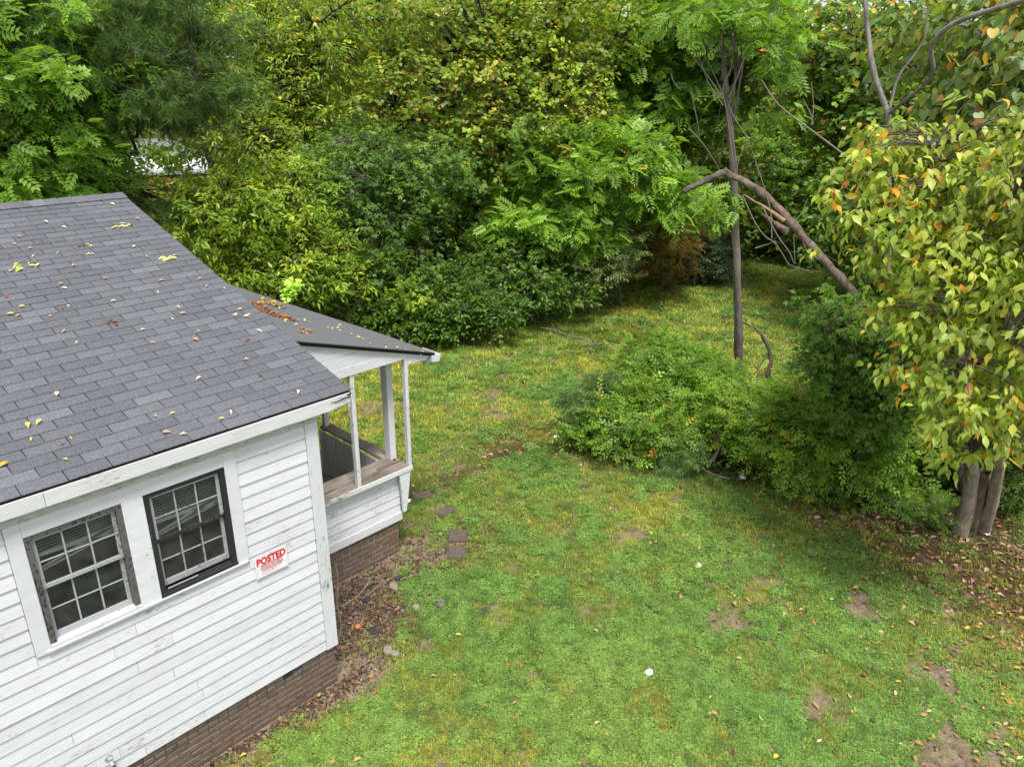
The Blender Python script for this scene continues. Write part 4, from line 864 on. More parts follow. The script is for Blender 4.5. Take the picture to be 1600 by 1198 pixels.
grey = [('trunk', [gb]+w_((1392, 600, D+.2), (1388, 440, D), (1386, 330, D), (1388, 180, D-.1), (1383, 165, D-.1), (1368, 130, D-.1), (1357, 70, D), (1350, -20, D+.1)), .050, .030, None),
        ('curved_limb', w_((1389, 178, D-.1), (1410, 160, D-.4), (1438, 140, D-.7), (1460, 112, D-.9), (1456, 92, D-1.0), (1453, 70, D-1.1), (1480, 42, D-1.2), (1520, 24, D-1.3), (1560, 14, D-1.4), (1620, -6, D-1.6)), .020, .031, B_GREY),
        ('limb', w_((1390, 170, D-.1), (1402, 120, D), (1430, 85, D), (1446, 60, D), (1450, 10, D)), .022, .008, None), ('limb', w_((1386, 300, D), (1330, 250, D), (1270, 205, D+.1), (1215, 165, D+.2), (1190, 125, D+.3)), .016, .006, B_TWIG),
        ('limb', w_((1270, 195, D+.1), (1268, 180, D+.1), (1255, 155, D+.1)), .008, .004, B_TWIG), ('limb', w_((1268, 195, D+.1), (1272, 170, D+.1), (1268, 130, D+.1)), .008, .004, B_TWIG)]
wood('grey_barked_tree', 'grey-barked tree with a long bare curving limb reaching the top right corner', 'tree', grey, B_GREY)
D = 12.4; eb = gd(1560, 12.6)
brk = [('trunk', [eb]+w_((1470, 640, D+.1), (1400, 545, D), (1370, 505, D), (1330, 455, D), (1290, 412, D), (1255, 370, D+.1), (1225, 335, D+.2), (1195, 305, D+.3), (1165, 285, D+.4), (1130, 269, D+.4)), .092, .052, None),
       ('broken_limb', w_((1132, 269, D+.4), (1112, 277, D+.3), (1090, 288, D+.2), (1068, 299, D+.1)), .055, .040, B_BRN),
       ('split_wood', w_((1225, 345, D+.05), (1205, 330, D), (1180, 315, D-.02), (1162, 304, D-.03)), .040, .006, B_RAW), ('split_wood', w_((1230, 362, D+.05), (1212, 350, D), (1190, 335, D)), .060, .020, B_PEEL)]
for q in [((1190, 320), (1215, 370), (1235, 395), (1243, 420), (1240, 370)), ((1160, 305), (1180, 350), (1195, 370), (1210, 378), (1225, 400), (1232, 415), (1270, 425)), ((1206, 372), (1205, 330), (1193, 290), (1180, 250)), ((1180, 388), (1205, 380)), ((1280, 405), (1262, 395), (1255, 380)), ((1240, 350), (1255, 330), (1262, 310))]:
    brk.append(('dead_branch', [W(a, b, D-.1) for a, b in q], .010, .005, B_TWIG))
wood('broken_trunk', 'snapped brown tree trunk leaning across from the right, its broken tip pointing left', 'fallen trunk', brk, B_PEEL)
wood('crooked_vine', 'thick crooked brown vine stem beside the slender trunk, a few yellow leaves', 'vine', [('stem', [gd(1190, 13.6)]+w_((1194, 600, 13.6), (1205, 570, 13.6), (1203, 545, 13.7), (1185, 515, 13.8), (1160, 503, 13.9)), .050, .022, None), ('twig', w_((1203, 548, 13.7), (1175, 590, 13.4), (1160, 605, 13.3)), .015, .008, None), ('twig', w_((1192, 522, 13.7), (1203, 505, 13.7), (1210, 490, 13.7)), .014, .006, None)], B_PEEL)
wood('bent_deadwood', 'bent tan dead stem at the front foot of the shrub island', 'dead stem', [('stem', w_((1130, 630, 12.2), (1122, 670, 12.0), (1124, 700, 11.9), (1112, 722, 11.8), (1085, 728, 11.8)), .030, .034, None), ('stem', w_((1080, 722, 11.85), (1050, 722, 11.9), (1018, 716, 12.0)), .024, .014, None), ('stem', w_((1085, 722, 11.8), (1110, 740, 11.4), (1140, 748, 11.3)), .018, .008, None)], B_GREY)
wood('fallen_twig', 'long pale bare twig arching from the shrub over the far lawn', 'twig', [('twig', w_((1050, 572, 13.6), (1000, 556, 14.3), (955, 535, 15), (928, 540, 15.4), (915, 528, 15.6), (895, 526, 15.8), (862, 514, 16.2), (845, 512, 16.4)), .022, .006, None), ('twig', w_((925, 540, 15.4), (905, 533, 15.6), (880, 527, 15.9), (868, 524, 16)), .010, .005, None), ('twig', w_((868, 516, 16.2), (862, 505, 16.2)), .006, .004, None)], B_TWIG)

# ------------------------------------------------------------------ shrubs
def shrub(name, label, base, crowns, kind, size, n, pal, seed, **k):
    a = dict(trunk_r=.028, bark=B_BRN, nlimb=7, clump=.34, per=20, stems=5, m=L_STD, droop=.05, minz=.1); a.update(k)
    return plant(name, label, 'shrub', base, crowns, kind, size, n, pal, seed=seed, **a)
shrub('arching_shrub', 'airy arching green shrub, back left of the shrub island before the slender trunk', gd(1050, 13.9), [ell(1035, 548, 14.2, 60, 22), ell(1090, 578, 13.6, 75, 26), ell(1010, 585, 13.6, 60, 24), ell(1120, 612, 13.0, 55, 24)], 'spray', .20, 4200, FRESH+[((.09, .17, .04), 3)], 20)
shrub('low_cedar', 'small blue-green cedar at the left end of the shrub island', gd(940, 12.8), [ell(940, 602, 12.8, 26, 25), ell(925, 645, 12.6, 38, 22), ell(888, 625, 12.9, 20, 8)], 'cedar', .12, 3000, BLUEG, 21, stems=1, m=L_DULL, clump=.2, trunk_r=.03)
shrub('honeysuckle_shrub', 'spreading green shrub at the left front of the shrub island', gd(985, 12.4), [ell(990, 660, 12.3, 80, 40), ell(920, 675, 12.3, 50, 24), ell(1050, 690, 11.9, 55, 32), ell(1010, 630, 12.7, 70, 32)], 'spray', .20, 4600, FRESH+MID, 22, autumn=AUT, aut=.01)
shrub('blue_green_juniper', 'little blue-green evergreen in front of the bent tan stem', gd(1072, 11.7), [ell(1070, 708, 11.6, 28, 16), ell(1050, 728, 11.5, 22, 10)], 'cedar', .13, 1500, BLUEG, 23, stems=1, m=L_DULL, clump=.16, trunk_r=.02)
shrub('yellow_green_shrub', 'yellow-green small-leaved shrub right of the bent tan stem', gd(1190, 12.2), [ell(1185, 640, 12.2, 70, 40), ell(1230, 690, 11.7, 60, 50), ell(1150, 660, 12.2, 45, 40), ell(1260, 640, 12.2, 60, 40)], 'spray', .19, 5600, [((.12, .20, .03), 3)]+FRESH, 24, autumn=AUT, aut=.008)
shrub('dense_shrub', 'dense mid-green shrub between the slender trunk and the big-leaved tree', gd(1300, 12.3), [ell(1300, 680, 12.0, 75, 48), ell(1360, 700, 12.2, 60, 50), ell(1255, 740, 11.6, 40, 28), ell(1400, 650, 12.4, 60, 50)], 'spray', .19, 5600, MID+FRESH+[((.11, .19, .03), 3)], 25)
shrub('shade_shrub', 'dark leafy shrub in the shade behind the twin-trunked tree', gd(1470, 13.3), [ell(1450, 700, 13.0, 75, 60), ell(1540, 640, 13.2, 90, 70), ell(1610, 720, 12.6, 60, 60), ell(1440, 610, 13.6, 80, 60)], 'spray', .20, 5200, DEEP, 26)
shrub('low_weed', 'low ragged weeds at the foot of the dark shade shrub', gd(1420, 11.9), [ell(1400, 770, 11.7, 60, 18), ell(1450, 790, 11.3, 40, 12), ell(1330, 775, 11.6, 40, 14)], 'spray', .14, 900, MID+DEEP, 27, trunk_r=.008, minz=.03, clump=.18)
# bushes along the foot of the tree line
shrub('round_bush', 'dense dark green bush touching the porch roof, left end of the line', gd(590, 18.3), [ell(560, 470, 18.2, 70, 38), ell(640, 490, 17.8, 60, 34), ell(500, 455, 18.6, 50, 34)], 'simple', .11, 11000, DEEP+MID, 30, clump=.34, per=26)
shrub('round_bush', 'dark green bush behind the end of the lawn, right of the porch gutter', gd(725, 18.0), [ell(700, 460, 18.2, 75, 50), ell(760, 480, 18.0, 60, 38), ell(680, 510, 17.7, 45, 20)], 'simple', .11, 11000, DEEP, 31, clump=.34, per=26)
shrub('lime_bush', 'patch of bright lime foliage above the dark bushes', gd(630, 18.6), [ell(640, 455, 17.6, 38, 22), ell(585, 400, 18.2, 50, 22)], 'palm', .13, 1800, LIME, 32, clump=.3)
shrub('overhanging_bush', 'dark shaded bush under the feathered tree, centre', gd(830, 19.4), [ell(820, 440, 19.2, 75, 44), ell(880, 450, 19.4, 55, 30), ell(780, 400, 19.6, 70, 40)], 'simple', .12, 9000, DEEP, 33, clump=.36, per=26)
shrub('privet_bush', 'pale grey-green bush bulging over the lawn, right of the feathered tree', gd(960, 21.5), [ell(935, 395, 20.8, 52, 38), ell(965, 370, 21, 35, 36), ell(905, 420, 20.6, 40, 26)], 'spray', .26, 3600, [((.085, .140, .075), 3), ((.060, .105, .045), 2), ((.11, .17, .09), 1)], 34, clump=.38)
shrub('brown_vine_bush', 'brownish vine-tangled bush right of the pale grey-green bush', gd(1035, 23.8), [ell(1030, 390, 23.2, 45, 45), ell(1010, 330, 23.2, 45, 32), ell(1060, 350, 24, 40, 32)], 'spray', .28, 2600, [((.07, .07, .02), 3), ((.09, .11, .025), 2), ((.10, .045, .03), 1.5)], 35, clump=.42, bark=B_PEEL)
shrub('blue_green_bush', 'dim blue-green bush at the far bend of the lawn', gd(1095, 25.6), [ell(1090, 395, 25, 48, 38), ell(1120, 410, 25, 28, 14)], 'spray', .28, 2400, [((.05, .085, .065), 3), ((.035, .065, .045), 2)], 36, clump=.4)
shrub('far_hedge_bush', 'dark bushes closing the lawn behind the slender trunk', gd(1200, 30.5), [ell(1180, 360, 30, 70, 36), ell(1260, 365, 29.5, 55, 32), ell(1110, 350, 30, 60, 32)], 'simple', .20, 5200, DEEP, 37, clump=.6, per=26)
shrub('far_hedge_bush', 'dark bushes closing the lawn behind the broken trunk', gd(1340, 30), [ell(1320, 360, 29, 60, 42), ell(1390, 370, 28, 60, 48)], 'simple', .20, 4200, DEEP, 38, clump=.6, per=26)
shrub('yellow_bush', 'sunlit yellow-green bush under the far brick wall', gd(320, 27), [ell(310, 312, 25, 55, 22), ell(390, 300, 25, 45, 30), ell(330, 380, 21, 70, 40)], 'simple', .16, 6000, LIME+[((.3, .3, .03), 2)], 39, clump=.5, per=26)
shrub('roof_vine', 'light green vine sprig standing above the porch roof edge', W(458, 520, 12.3)*np.array([1, 1, 0]), [ell(457, 445, 12.3, 9, 6, .1), ell(455, 462, 12.3, 6, 14, .08)], 'round', .085, 110, [((.20, .36, .10), 3), ((.28, .44, .16), 2)], 40, stems=1, trunk_r=.008, clump=.08, per=6, nlimb=3, minz=1)
# fill trees right behind the front row
r3 = np.random.default_rng(5)
for i, (u, d, vc, pal) in enumerate([(-60, 25, 200, MID), (300, 31, -10, LIME), (560, 25, 330, MID), (680, 25.5, 350, FRESH), (800, 26, 250, LIME), (900, 27, 330, MID), (1000, 31, 230, MID), (1120, 35, 170, FRESH), (1250, 36, 120, LIME), (1430, 24, 300, MID), (1440, 21, 330, DEEP), (1560, 20, 380, DEEP), (1560, 24, 150, MID), (1100, 31, 60, LIME), (400, 27, 60, LIME), (740, 27, 60, OLIVE), (1660, 18, 420, MID)]):
    rr_ = 3.0; c = W(u, vc, d); cr = [(c, (rr_, rr_, rr_*.95))]+([] if i in (1, 14, 8, 7) else [((c[0], c[1], max(1.5, c[2]-3.0)), (rr_*.8, rr_*.8, 2.0))])
    side_ = ['left of the pine', 'behind the pine boughs', 'behind the maple', 'behind the lime foliage', 'behind the lime vine-hung tree', 'behind the pale grey-green bush', 'left of the slender trunk', 'above the far bend of the lawn', 'behind the orange-dotted tree', 'behind the broken trunk', 'behind the big-leaved tree', 'low behind the big-leaved tree', 'high behind the heart-leaved vine', 'behind the bare dead twigs', 'behind the tall fine-leaved tree', 'behind the olive vine-covered tree', 'at the lower right edge'][i]
    plant('backing_tree', 'shaded green tree '+side_, 'tree', (c[0], c[1], 0), cr, 'simple', .20, 5600, pal, .16, B_DARK, 6, .6, 26, seed=60+i, group='trees of the second row')
# distant trees: three crowns shared by many
protos = []
for i, pal in enumerate([LIME+MID, OLIVE+MID, MID+FRESH]):
    protos.append(plant('distant_tree', 'distant leafy tree glimpsed through gaps behind the wood', 'tree', (60+12*i, 70, 0), [((60+12*i, 70, 5.6), (4.2, 4.2, 4.0)), ((62+12*i, 71, 3.0), (4.4, 4.4, 2.6))], 'simple', .30, 9000, pal, .22, B_DARK, 7, .9, 28, seed=90+i, group='distant trees'))
def copy_tree(root, loc, rz, s_):
    r = root.copy(); COL.objects.link(r); r.location = loc; r.rotation_euler = (0, 0, rz); r.scale = (s_, s_, s_*r3.uniform(.9, 1.15))
    for ch in root.children:
        c = ch.copy(); COL.objects.link(c); c.parent = r
    return r
bpy.context.view_layer.update()
spots = []
for ri, (d, n, u0, u1) in enumerate([(38, 15, -250, 1850), (50, 14, -300, 1900), (66, 14, -350, 1950)]):
    for j in range(n):
        u = u0+(u1-u0)*(j+.5)/n+r3.uniform(-25, 25); dd = d+r3.uniform(-3, 3)
        if 90 < u < 390: continue
        if 1120 < u < 1270: continue
        if d < 60 and 1400 < u < 1600: continue
        p = gd(u, dd); spots.append((p, dd, u))
zones = ['far left, outside the ash', 'behind the feathered ash', 'behind the far pale house', 'behind the tall fine-leaved tree', 'behind the olive vine tree', 'behind the lime vine-hung tree', 'behind the slender bare trunk', 'behind the grey-barked tree', 'behind the heart-leaved vine', 'at the far right edge']
for j, (p, dd, _u) in enumerate(spots):
    s_ = {0: 1.0}.get(0)*(1.0 if dd < 45 else 1.25 if dd < 58 else 1.5)*r3.uniform(.85, 1.15); z_ = 0
    lab = ('nearer' if dd < 45 else 'middle-row' if dd < 58 else 'farthest')+' distant tree glimpsed '+zones[int(np.clip((spots[j][2]+300)/230, 0, 9))]
    if j < 3: protos[j]['label'] = lab; protos[j].location = p; protos[j].rotation_euler[2] = r3.uniform(0, 6); protos[j].scale = (s_,)*3
    else: copy_tree(protos[j % 3], p, r3.uniform(0, 6.28), s_)['label'] = lab
# ------------------------------------------------------------------ far house and wall, plus white blocks added for bright gaps
M_FROOF = plain('far_grey_roof', (.20, .19, .20), .8); M_FW = plain('far_white_wall', (.52, .53, .56), .7, var=.05); M_FP = plain('far_pink_siding', (.50, .42, .38), .8); M_FB = plain('far_red_brick', (.28, .11, .07), .9)
D = 46
fh = empty('far_house', tuple(gd(235, D)), 'grey-roofed pale house glimpsed between pine boughs', 'house'); fo = gd(235, D); ux = nrm(gd(300, D)-gd(170, D)); uy = np.array([-ux[1], ux[0], 0])
def fbox(name, m, root, org, a0, a1, b0, b1, z0, z1):
    P = [org+ux*a+uy*b+np.array([0, 0, z])-org for z in (z0, z1) for a, b in ((a0, b0), (a1, b0), (a1, b1), (a0, b1))]; return MB().hexa(P).build(name, m, root)
zr = lambda v: W(235, v, D)[2]
fbox('wall', M_FP, fh, fo, -3.0, .9, 0, 5, 0, zr(246)); fbox('wall', M_FW, fh, fo, .5, 4.5, -1.5, 0-.01, 0, zr(262))
P = [(-3.5, -.4, zr(248)), (1.4, -.4, zr(248)), (1.4, 5.4, zr(248)), (-3.5, 5.4, zr(248)), (-1.2, 2.4, zr(222)), (3.0, 2.4, zr(222)), (4.6, 5.4, zr(243)), (4.6, -.4, zr(243))]
P = [tuple(ux*a+uy*b+np.array([0, 0, z])) for a, b, z in P]
MB().add(P, [(0, 1, 7, 5, 4), (0, 4, 3), (3, 4, 5, 6, 2), (7, 6, 5), (0, 3, 2, 6, 7, 1)]).build('roof', M_FROOF, fh)
P = [(.3, -1.8, zr(262)), (4.8, -1.8, zr(262)), (4.8, 0.2, zr(241)), (.3, 0.2, zr(241)), (.3, -1.8, zr(264)), (4.8, -1.8, zr(264)), (4.8, .2, zr(243)), (.3, .2, zr(243))]
MB().hexa([tuple(ux*a+uy*b+np.array([0, 0, z])) for a, b, z in P]).build('porch_roof', M_FW, fh)
MB().hexa([tuple(ux*a+uy*b+np.array([0, 0, z])) for z in (zr(262), zr(252)) for a, b in ((-2.5, -.06), (-1.6, -.06), (-1.6, -.01), (-2.5, -.01))]).build('window', M_DARK, fh)
bwall = empty('brick_wall', tuple(gd(270, 42)), 'low red brick wall in front of the far pale house', 'wall'); org = gd(270, 42)
fbox('wall', M_FB, bwall, org, -2.5, 4.6, 0, .3, 0, W(270, 273, 42)[2]); fbox('coping', M_FW, bwall, org, -2.6, 4.7, -.06, .36, W(270, 273, 42)[2], W(270, 269, 42)[2])
gr = empty('bright_gap_block', tuple(gd(1205, 48)), 'white block added for the bright gap right of the slender trunk', 'backdrop'); org = gd(1205, 48); ux = nrm(gd(1300, 48)-gd(1100, 48)); uy = np.array([-ux[1], ux[0], 0])  # added white block, stands in for a bright opening between the trees
fbox('wall', M_FW, gr, org, -2.6, 2.4, 0, 4, 0, W(1205, 262, 48)[2]); fbox('roof', M_FROOF, gr, org, -2.9, 2.7, -.3, 4.3, W(1205, 262, 48)[2], W(1205, 258, 48)[2])
gr = empty('bright_gap_block_right', tuple(gd(1500, 40)), 'white block added for the bright gap behind the big yellow-green leaves', 'backdrop'); org = gd(1500, 40); ux = nrm(gd(1600, 40)-gd(1400, 40)); uy = np.array([-ux[1], ux[0], 0])  # second added block, its white imitates bright gaps among the leaves
fbox('wall', M_FW, gr, org, -2.2, 3.6, 0, 4, 0, W(1500, 255, 40)[2]); fbox('roof', M_FROOF, gr, org, -2.5, 3.9, -.3, 4.3, W(1500, 255, 40)[2], W(1500, 250, 40)[2])

# ------------------------------------------------------------------ lawn: tufts of grass and clover, instanced as one mass
def blades(n, rad, h, seed, wd=.0035, lean=.6):
    q = np.random.default_rng(seed); V = []; F = []; T = []
    for i in range(n):
        a = q.uniform(0, 6.283); r_ = rad*math.sqrt(q.random()); b = np.array([math.cos(a)*r_, math.sin(a)*r_, -.004]); az = q.uniform(0, 6.283); l = h*q.uniform(.5, 1.2); ln = q.uniform(.15, lean)
        d = np.array([math.cos(az)*ln, math.sin(az)*ln, 1]); d /= np.linalg.norm(d); s_ = np.array([-math.sin(az), math.cos(az), 0])*wd*q.uniform(.6, 1.3); k = len(V)
        mid = b+d*l*.55; tip = b+d*l*.8+np.array([math.cos(az), math.sin(az), .1])*l*.45*ln
        V += [b-s_, b+s_, mid-s_*.8, mid+s_*.8, tip]; F += [(k, k+1, k+3), (k, k+3, k+2), (k+2, k+3, k+4)]; c = q.uniform(.75, 1.25); y = q.random()
        col = np.array([1.0, 1.0, 1.0]) if y < .75 else (np.array([1.15, 1.05, 1.2]) if y < .93 else np.array([1.4, 1.2, 1.7])); T += [col*c]*5
    return np.array(V), np.array(F), np.array(T)
def clover(n, rad, h, seed):
    q = np.random.default_rng(seed); V = []; F = []; T = []
    for i in range(n):
        a = q.uniform(0, 6.283); r_ = rad*math.sqrt(q.random()); z = h*q.uniform(.4, 1.1); c0 = np.array([math.cos(a)*r_, math.sin(a)*r_, z]); ph = q.uniform(0, 6.283); s_ = q.uniform(.008, .0135); tl = q.normal(size=2)*.3; c = q.uniform(.7, 1.3)
        for j in range(3):
            an = ph+j*2.094; dx, dy = math.cos(an), math.sin(an); e = np.array([-dy, dx, 0]); d = np.array([dx, dy, dx*tl[0]+dy*tl[1]]); k = len(V)
            V += [c0, c0+d*s_*.7+e*s_*.52, c0+d*s_*1.2, c0+d*s_*.7-e*s_*.52]; F += [(k, k+2, k+1), (k, k+3, k+2)]; T += [np.array([1, 1, 1])*c]*4
    return np.array(V), np.array(F), np.array(T)
lib = bpy.data.collections.new('lawn_pieces')
pc = []
for i in range(4): pc.append(blades(34, .075, .045, i, .0030, 1.3))
for i in range(4): pc.append(clover(46, .085, .032, 10+i))
for i in range(2): pc.append(blades(26, .045, .075, 20+i, .0038, .9))
for i in range(2): pc.append((lambda a: (a[0]*np.array([1, 1, .5]), a[1], a[2]))(blades(26, .09, .03, 30+i, .0026, 1.6)))
for i, (V, F, T) in enumerate(pc):
    o = bpy.data.objects.new('piece_%02d' % i, arr_mesh('piece', V, F, T, L_LAWN)); lib.objects.link(o)
def sample_ground(n, dens):
    """random ground points in view, thinned with distance"""
    out = []; q = np.random.default_rng(77); need = n
    while need > 0:
        u = q.uniform(-120, 1720, 60000); v = q.uniform(385, 1330, 60000); r = FW[None]*FPX+RT[None]*(u-800)[:, None]-UP[None]*(v-599)[:, None]
        t = -CAM[2]/r[:, 2]; P = CAM+r*t[:, None]; d = np.hypot(P[:, 0]-CAM[0], P[:, 1]-CAM[1]); k = (q.random(60000) < dens(d)); P = P[k]; out.append(P); need -= len(P)
    return np.concatenate(out)[:n]
Pg = sample_ground(95000, lambda d: np.clip((d/8.0)**.55*.55, 0, 1)); x, y = Pg[:, 0], Pg[:, 1]; d, c, l = masks(x, y); n = len(x); q = np.random.default_rng(3)
dist = np.hypot(x-CAM[0], y-CAM[1])
inside = ((x < .03) & (y > -.02)) | ((x < 2.05) & (y > 1.38) & (y < 9))
PAV = [(G(660, 774), .30, .19, .3), (G(697, 798), .30, .21, .9), (G(715, 838), .27, .25, .05), (G(714, 864), .26, .24, .0)]
for p, a, b, rz in PAV: inside |= (np.hypot(x-p[0], y-p[1]) < .16)
ww = woods_side(x, y)
keep = (~inside) & (ww < .3) & (q.random(n) > np.clip(d*.95-.05, 0, .86)) & (q.random(n) > np.clip(l*.9, 0, .85))
x, y, d, c, l, dist = [a[keep] for a in (x, y, d, c, l, dist)]; n = len(x)
isc = q.random(n) < np.clip(c*.95, .05, .88); idx = np.where(isc, 4+q.integers(0, 4, n), np.where(q.random(n) < .10, 8+q.integers(0, 2, n), np.where(q.random(n) < .35, 10+q.integers(0, 2, n), q.integers(0, 4, n))))
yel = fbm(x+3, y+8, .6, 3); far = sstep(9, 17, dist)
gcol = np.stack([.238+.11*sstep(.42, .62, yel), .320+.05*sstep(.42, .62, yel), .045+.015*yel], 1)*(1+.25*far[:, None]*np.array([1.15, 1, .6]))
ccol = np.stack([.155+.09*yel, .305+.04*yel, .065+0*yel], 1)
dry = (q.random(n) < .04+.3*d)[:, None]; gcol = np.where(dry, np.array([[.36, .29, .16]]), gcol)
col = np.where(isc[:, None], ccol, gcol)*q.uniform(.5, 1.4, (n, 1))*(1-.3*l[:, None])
scl = np.clip(dist/9, .8, 2.2)*q.uniform(.7, 1.25, n)*(1-.25*d)
z = height(x, y)
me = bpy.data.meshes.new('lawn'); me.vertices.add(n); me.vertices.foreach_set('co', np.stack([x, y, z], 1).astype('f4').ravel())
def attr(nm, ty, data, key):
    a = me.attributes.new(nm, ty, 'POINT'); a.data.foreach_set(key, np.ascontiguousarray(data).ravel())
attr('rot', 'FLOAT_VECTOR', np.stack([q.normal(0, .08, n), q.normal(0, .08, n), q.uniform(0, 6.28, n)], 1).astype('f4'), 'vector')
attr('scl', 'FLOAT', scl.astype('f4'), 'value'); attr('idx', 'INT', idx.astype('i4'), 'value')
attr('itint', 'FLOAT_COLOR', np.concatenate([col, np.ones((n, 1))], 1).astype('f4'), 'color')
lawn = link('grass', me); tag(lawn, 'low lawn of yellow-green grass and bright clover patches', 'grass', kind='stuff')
gn = bpy.data.node_groups.new('lawn_tufts', 'GeometryNodeTree'); gn.interface.new_socket('Geometry', in_out='INPUT', socket_type='NodeSocketGeometry'); gn.interface.new_socket('Geometry', in_out='OUTPUT', socket_type='NodeSocketGeometry')
gi = gn.nodes.new('NodeGroupInput'); go = gn.nodes.new('NodeGroupOutput'); ci = gn.nodes.new('GeometryNodeCollectionInfo'); ci.inputs['Collection'].default_value = lib; ci.inputs['Separate Children'].default_value = True; ci.inputs['Reset Children'].default_value = True
ip = gn.nodes.new('GeometryNodeInstanceOnPoints'); ip.inputs['Pick Instance'].default_value = True
def na(nm, ty):
    a = gn.nodes.new('GeometryNodeInputNamedAttribute'); a.data_type = ty; a.inputs['Name'].default_value = nm; return a.outputs[0]
gn.links.new(gi.outputs[0], ip.inputs['Points']); gn.links.new(ci.outputs[0], ip.inputs['Instance']); gn.links.new(na('idx', 'INT'), ip.inputs['Instance Index'])
gn.links.new(na('rot', 'FLOAT_VECTOR'), ip.inputs['Rotation']); gn.links.new(na('scl', 'FLOAT'), ip.inputs['Scale']); gn.links.new(ip.outputs[0], go.inputs[0])
md = lawn.modifiers.new('tufts', 'NODES'); md.node_group = gn

# ------------------------------------------------------------------ fallen leaves
FALL = [((.40, .22, .12), 3), ((.27, .13, .08), 3), ((.50, .34, .20), 3), ((.15, .085, .055), 3), ((.48, .34, .08), 1), ((.38, .14, .06), 1)]
YEL = [((.62, .55, .16), 3), ((.70, .64, .34), 2), ((.60, .46, .08), 1)]
def litter(name, label, P, pal, size, seed, cat='fallen leaves', lift=.02, kind='ovate', tiltv=.45):
    r = np.random.default_rng(seed); n = len(P); az = r.uniform(0, 6.283, n); fwd = np.stack([np.cos(az), np.sin(az), r.normal(0, .15, n)], 1); up = np.stack([r.normal(0, tiltv, n), r.normal(0, tiltv, n), np.ones(n)], 1)
    P = P.copy(); P[:, 2] += lift*r.uniform(.3, 1.4, n); V, F, T = scatter(kind, P, fwd, up, size*r.uniform(.5, 1.3, n), pick(pal, n, r)*r.uniform(.7, 1.25, (n, 1)))
    o = link(name, arr_mesh(name, V, F, T, L_DRY)); return tag(o, label, cat, kind='stuff')
Pl = sample_ground(200000, lambda d: np.clip((d/9.0)**1.0*.5, 0, 1)); d, c, l = masks(Pl[:, 0], Pl[:, 1]); q = np.random.default_rng(9)
ins = ((Pl[:, 0] < .03) & (Pl[:, 1] > -.02)) | ((Pl[:, 0] < 2.0) & (Pl[:, 1] > 1.42)); ww = woods_side(Pl[:, 0], Pl[:, 1])
Pl[:, 2] = height(Pl[:, 0], Pl[:, 1])
k = (~ins) & (ww < 2) & (q.random(len(Pl)) < l*.15); litter('leaf_litter', 'carpet of brown fallen leaves under the shrubs and the tree line', Pl[k], FALL, .08, 1)
rt_ = sstep(3, 8, Pl[:, 0]*.6-Pl[:, 1]*.5)
k = (~ins) & (ww < -.2) & (l < .5) & (q.random(len(Pl)) < .0025+.12*rt_+.012*d*(Pl[:, 0] > 2.5)); litter('scattered_leaves', 'single tan and orange fallen leaves scattered over the lawn', Pl[k], FALL+[((.52, .42, .08), 1)], .068, 2, lift=.04)
k = (~ins) & (l < .5) & (q.random(len(Pl)) < .0018); litter('yellow_leaves', 'scattered small yellow leaves lying on the lawn', Pl[k], YEL, .065, 3, lift=.055, kind='narrow')
r = np.random.default_rng(21); n = 1500; hx = np.concatenate([r.normal(.75, .45, n), r.uniform(-3.2, .2, 700), r.normal(1.9, .6, 500)]); hy = np.concatenate([r.normal(.72, .42, n), -np.abs(r.normal(0, .15, 700))-.03, r.normal(.95, .4, 500)])
k = ~(((hx < .04) & (hy > -.02)) | ((hx < 2.0) & (hy > 1.38))); Ph = np.stack([hx[k], hy[k], height(hx[k], hy[k])], 1)
litter('yard_debris', 'brown and orange leaf debris heaped against the brick base in the corner', Ph, [((.10, .06, .04), 8), ((.17, .10, .065), 5), ((.26, .14, .08), 3), ((.34, .24, .15), 2), ((.46, .19, .06), 1.8)], .044, 4, lift=.02, tiltv=.8)
# crumbs of soil, bark and plaster in the bare strip
def crumbs(name, label, P, cols, smin, smax, seed, m=L_DRY, cat='rubble'):
    r = np.random.default_rng(seed); n = len(P); b = np.array([(1, 0, 0), (-.5, .8, 0), (-.5, -.8, 0), (0, 0, .7), (0, 0, -.5)], float); bf = np.array([(0, 1, 3), (1, 2, 3), (2, 0, 3), (1, 0, 4), (2, 1, 4), (0, 2, 4)])
    f = r.normal(size=(n, 3)); u = r.normal(size=(n, 3)); V, F, T = scatter((b, bf), P, f, u, r.uniform(smin, smax, n)**1.0, pick(cols, n, r)*r.uniform(.6, 1.3, (n, 1))); o = link(name, arr_mesh(name, V, F, T, m)); return tag(o, label, cat, kind='stuff')
n = 5000; hx = np.concatenate([r.normal(.8, .5, n), r.uniform(-3.4, .3, 2200), r.normal(2.2, .7, 2000)]); hy = np.concatenate([r.normal(.75, .45, n), -np.abs(r.normal(0, .17, 2200))-.02, r.normal(1.1, .5, 2000)])
k = ~(((hx < .03) & (hy > -.01)) | ((hx < 2.0) & (hy > 1.41))); Ph = np.stack([hx[k], hy[k], height(hx[k], hy[k])+.004], 1)
crumbs('soil_crumbs', 'crumbly soil, bark chips and pale grit along the brick base', Ph, [((.09, .06, .04), 5), ((.16, .11, .075), 4), ((.30, .24, .18), 2), ((.05, .04, .035), 3), ((.45, .42, .38), .6)], .006, .022, 31)
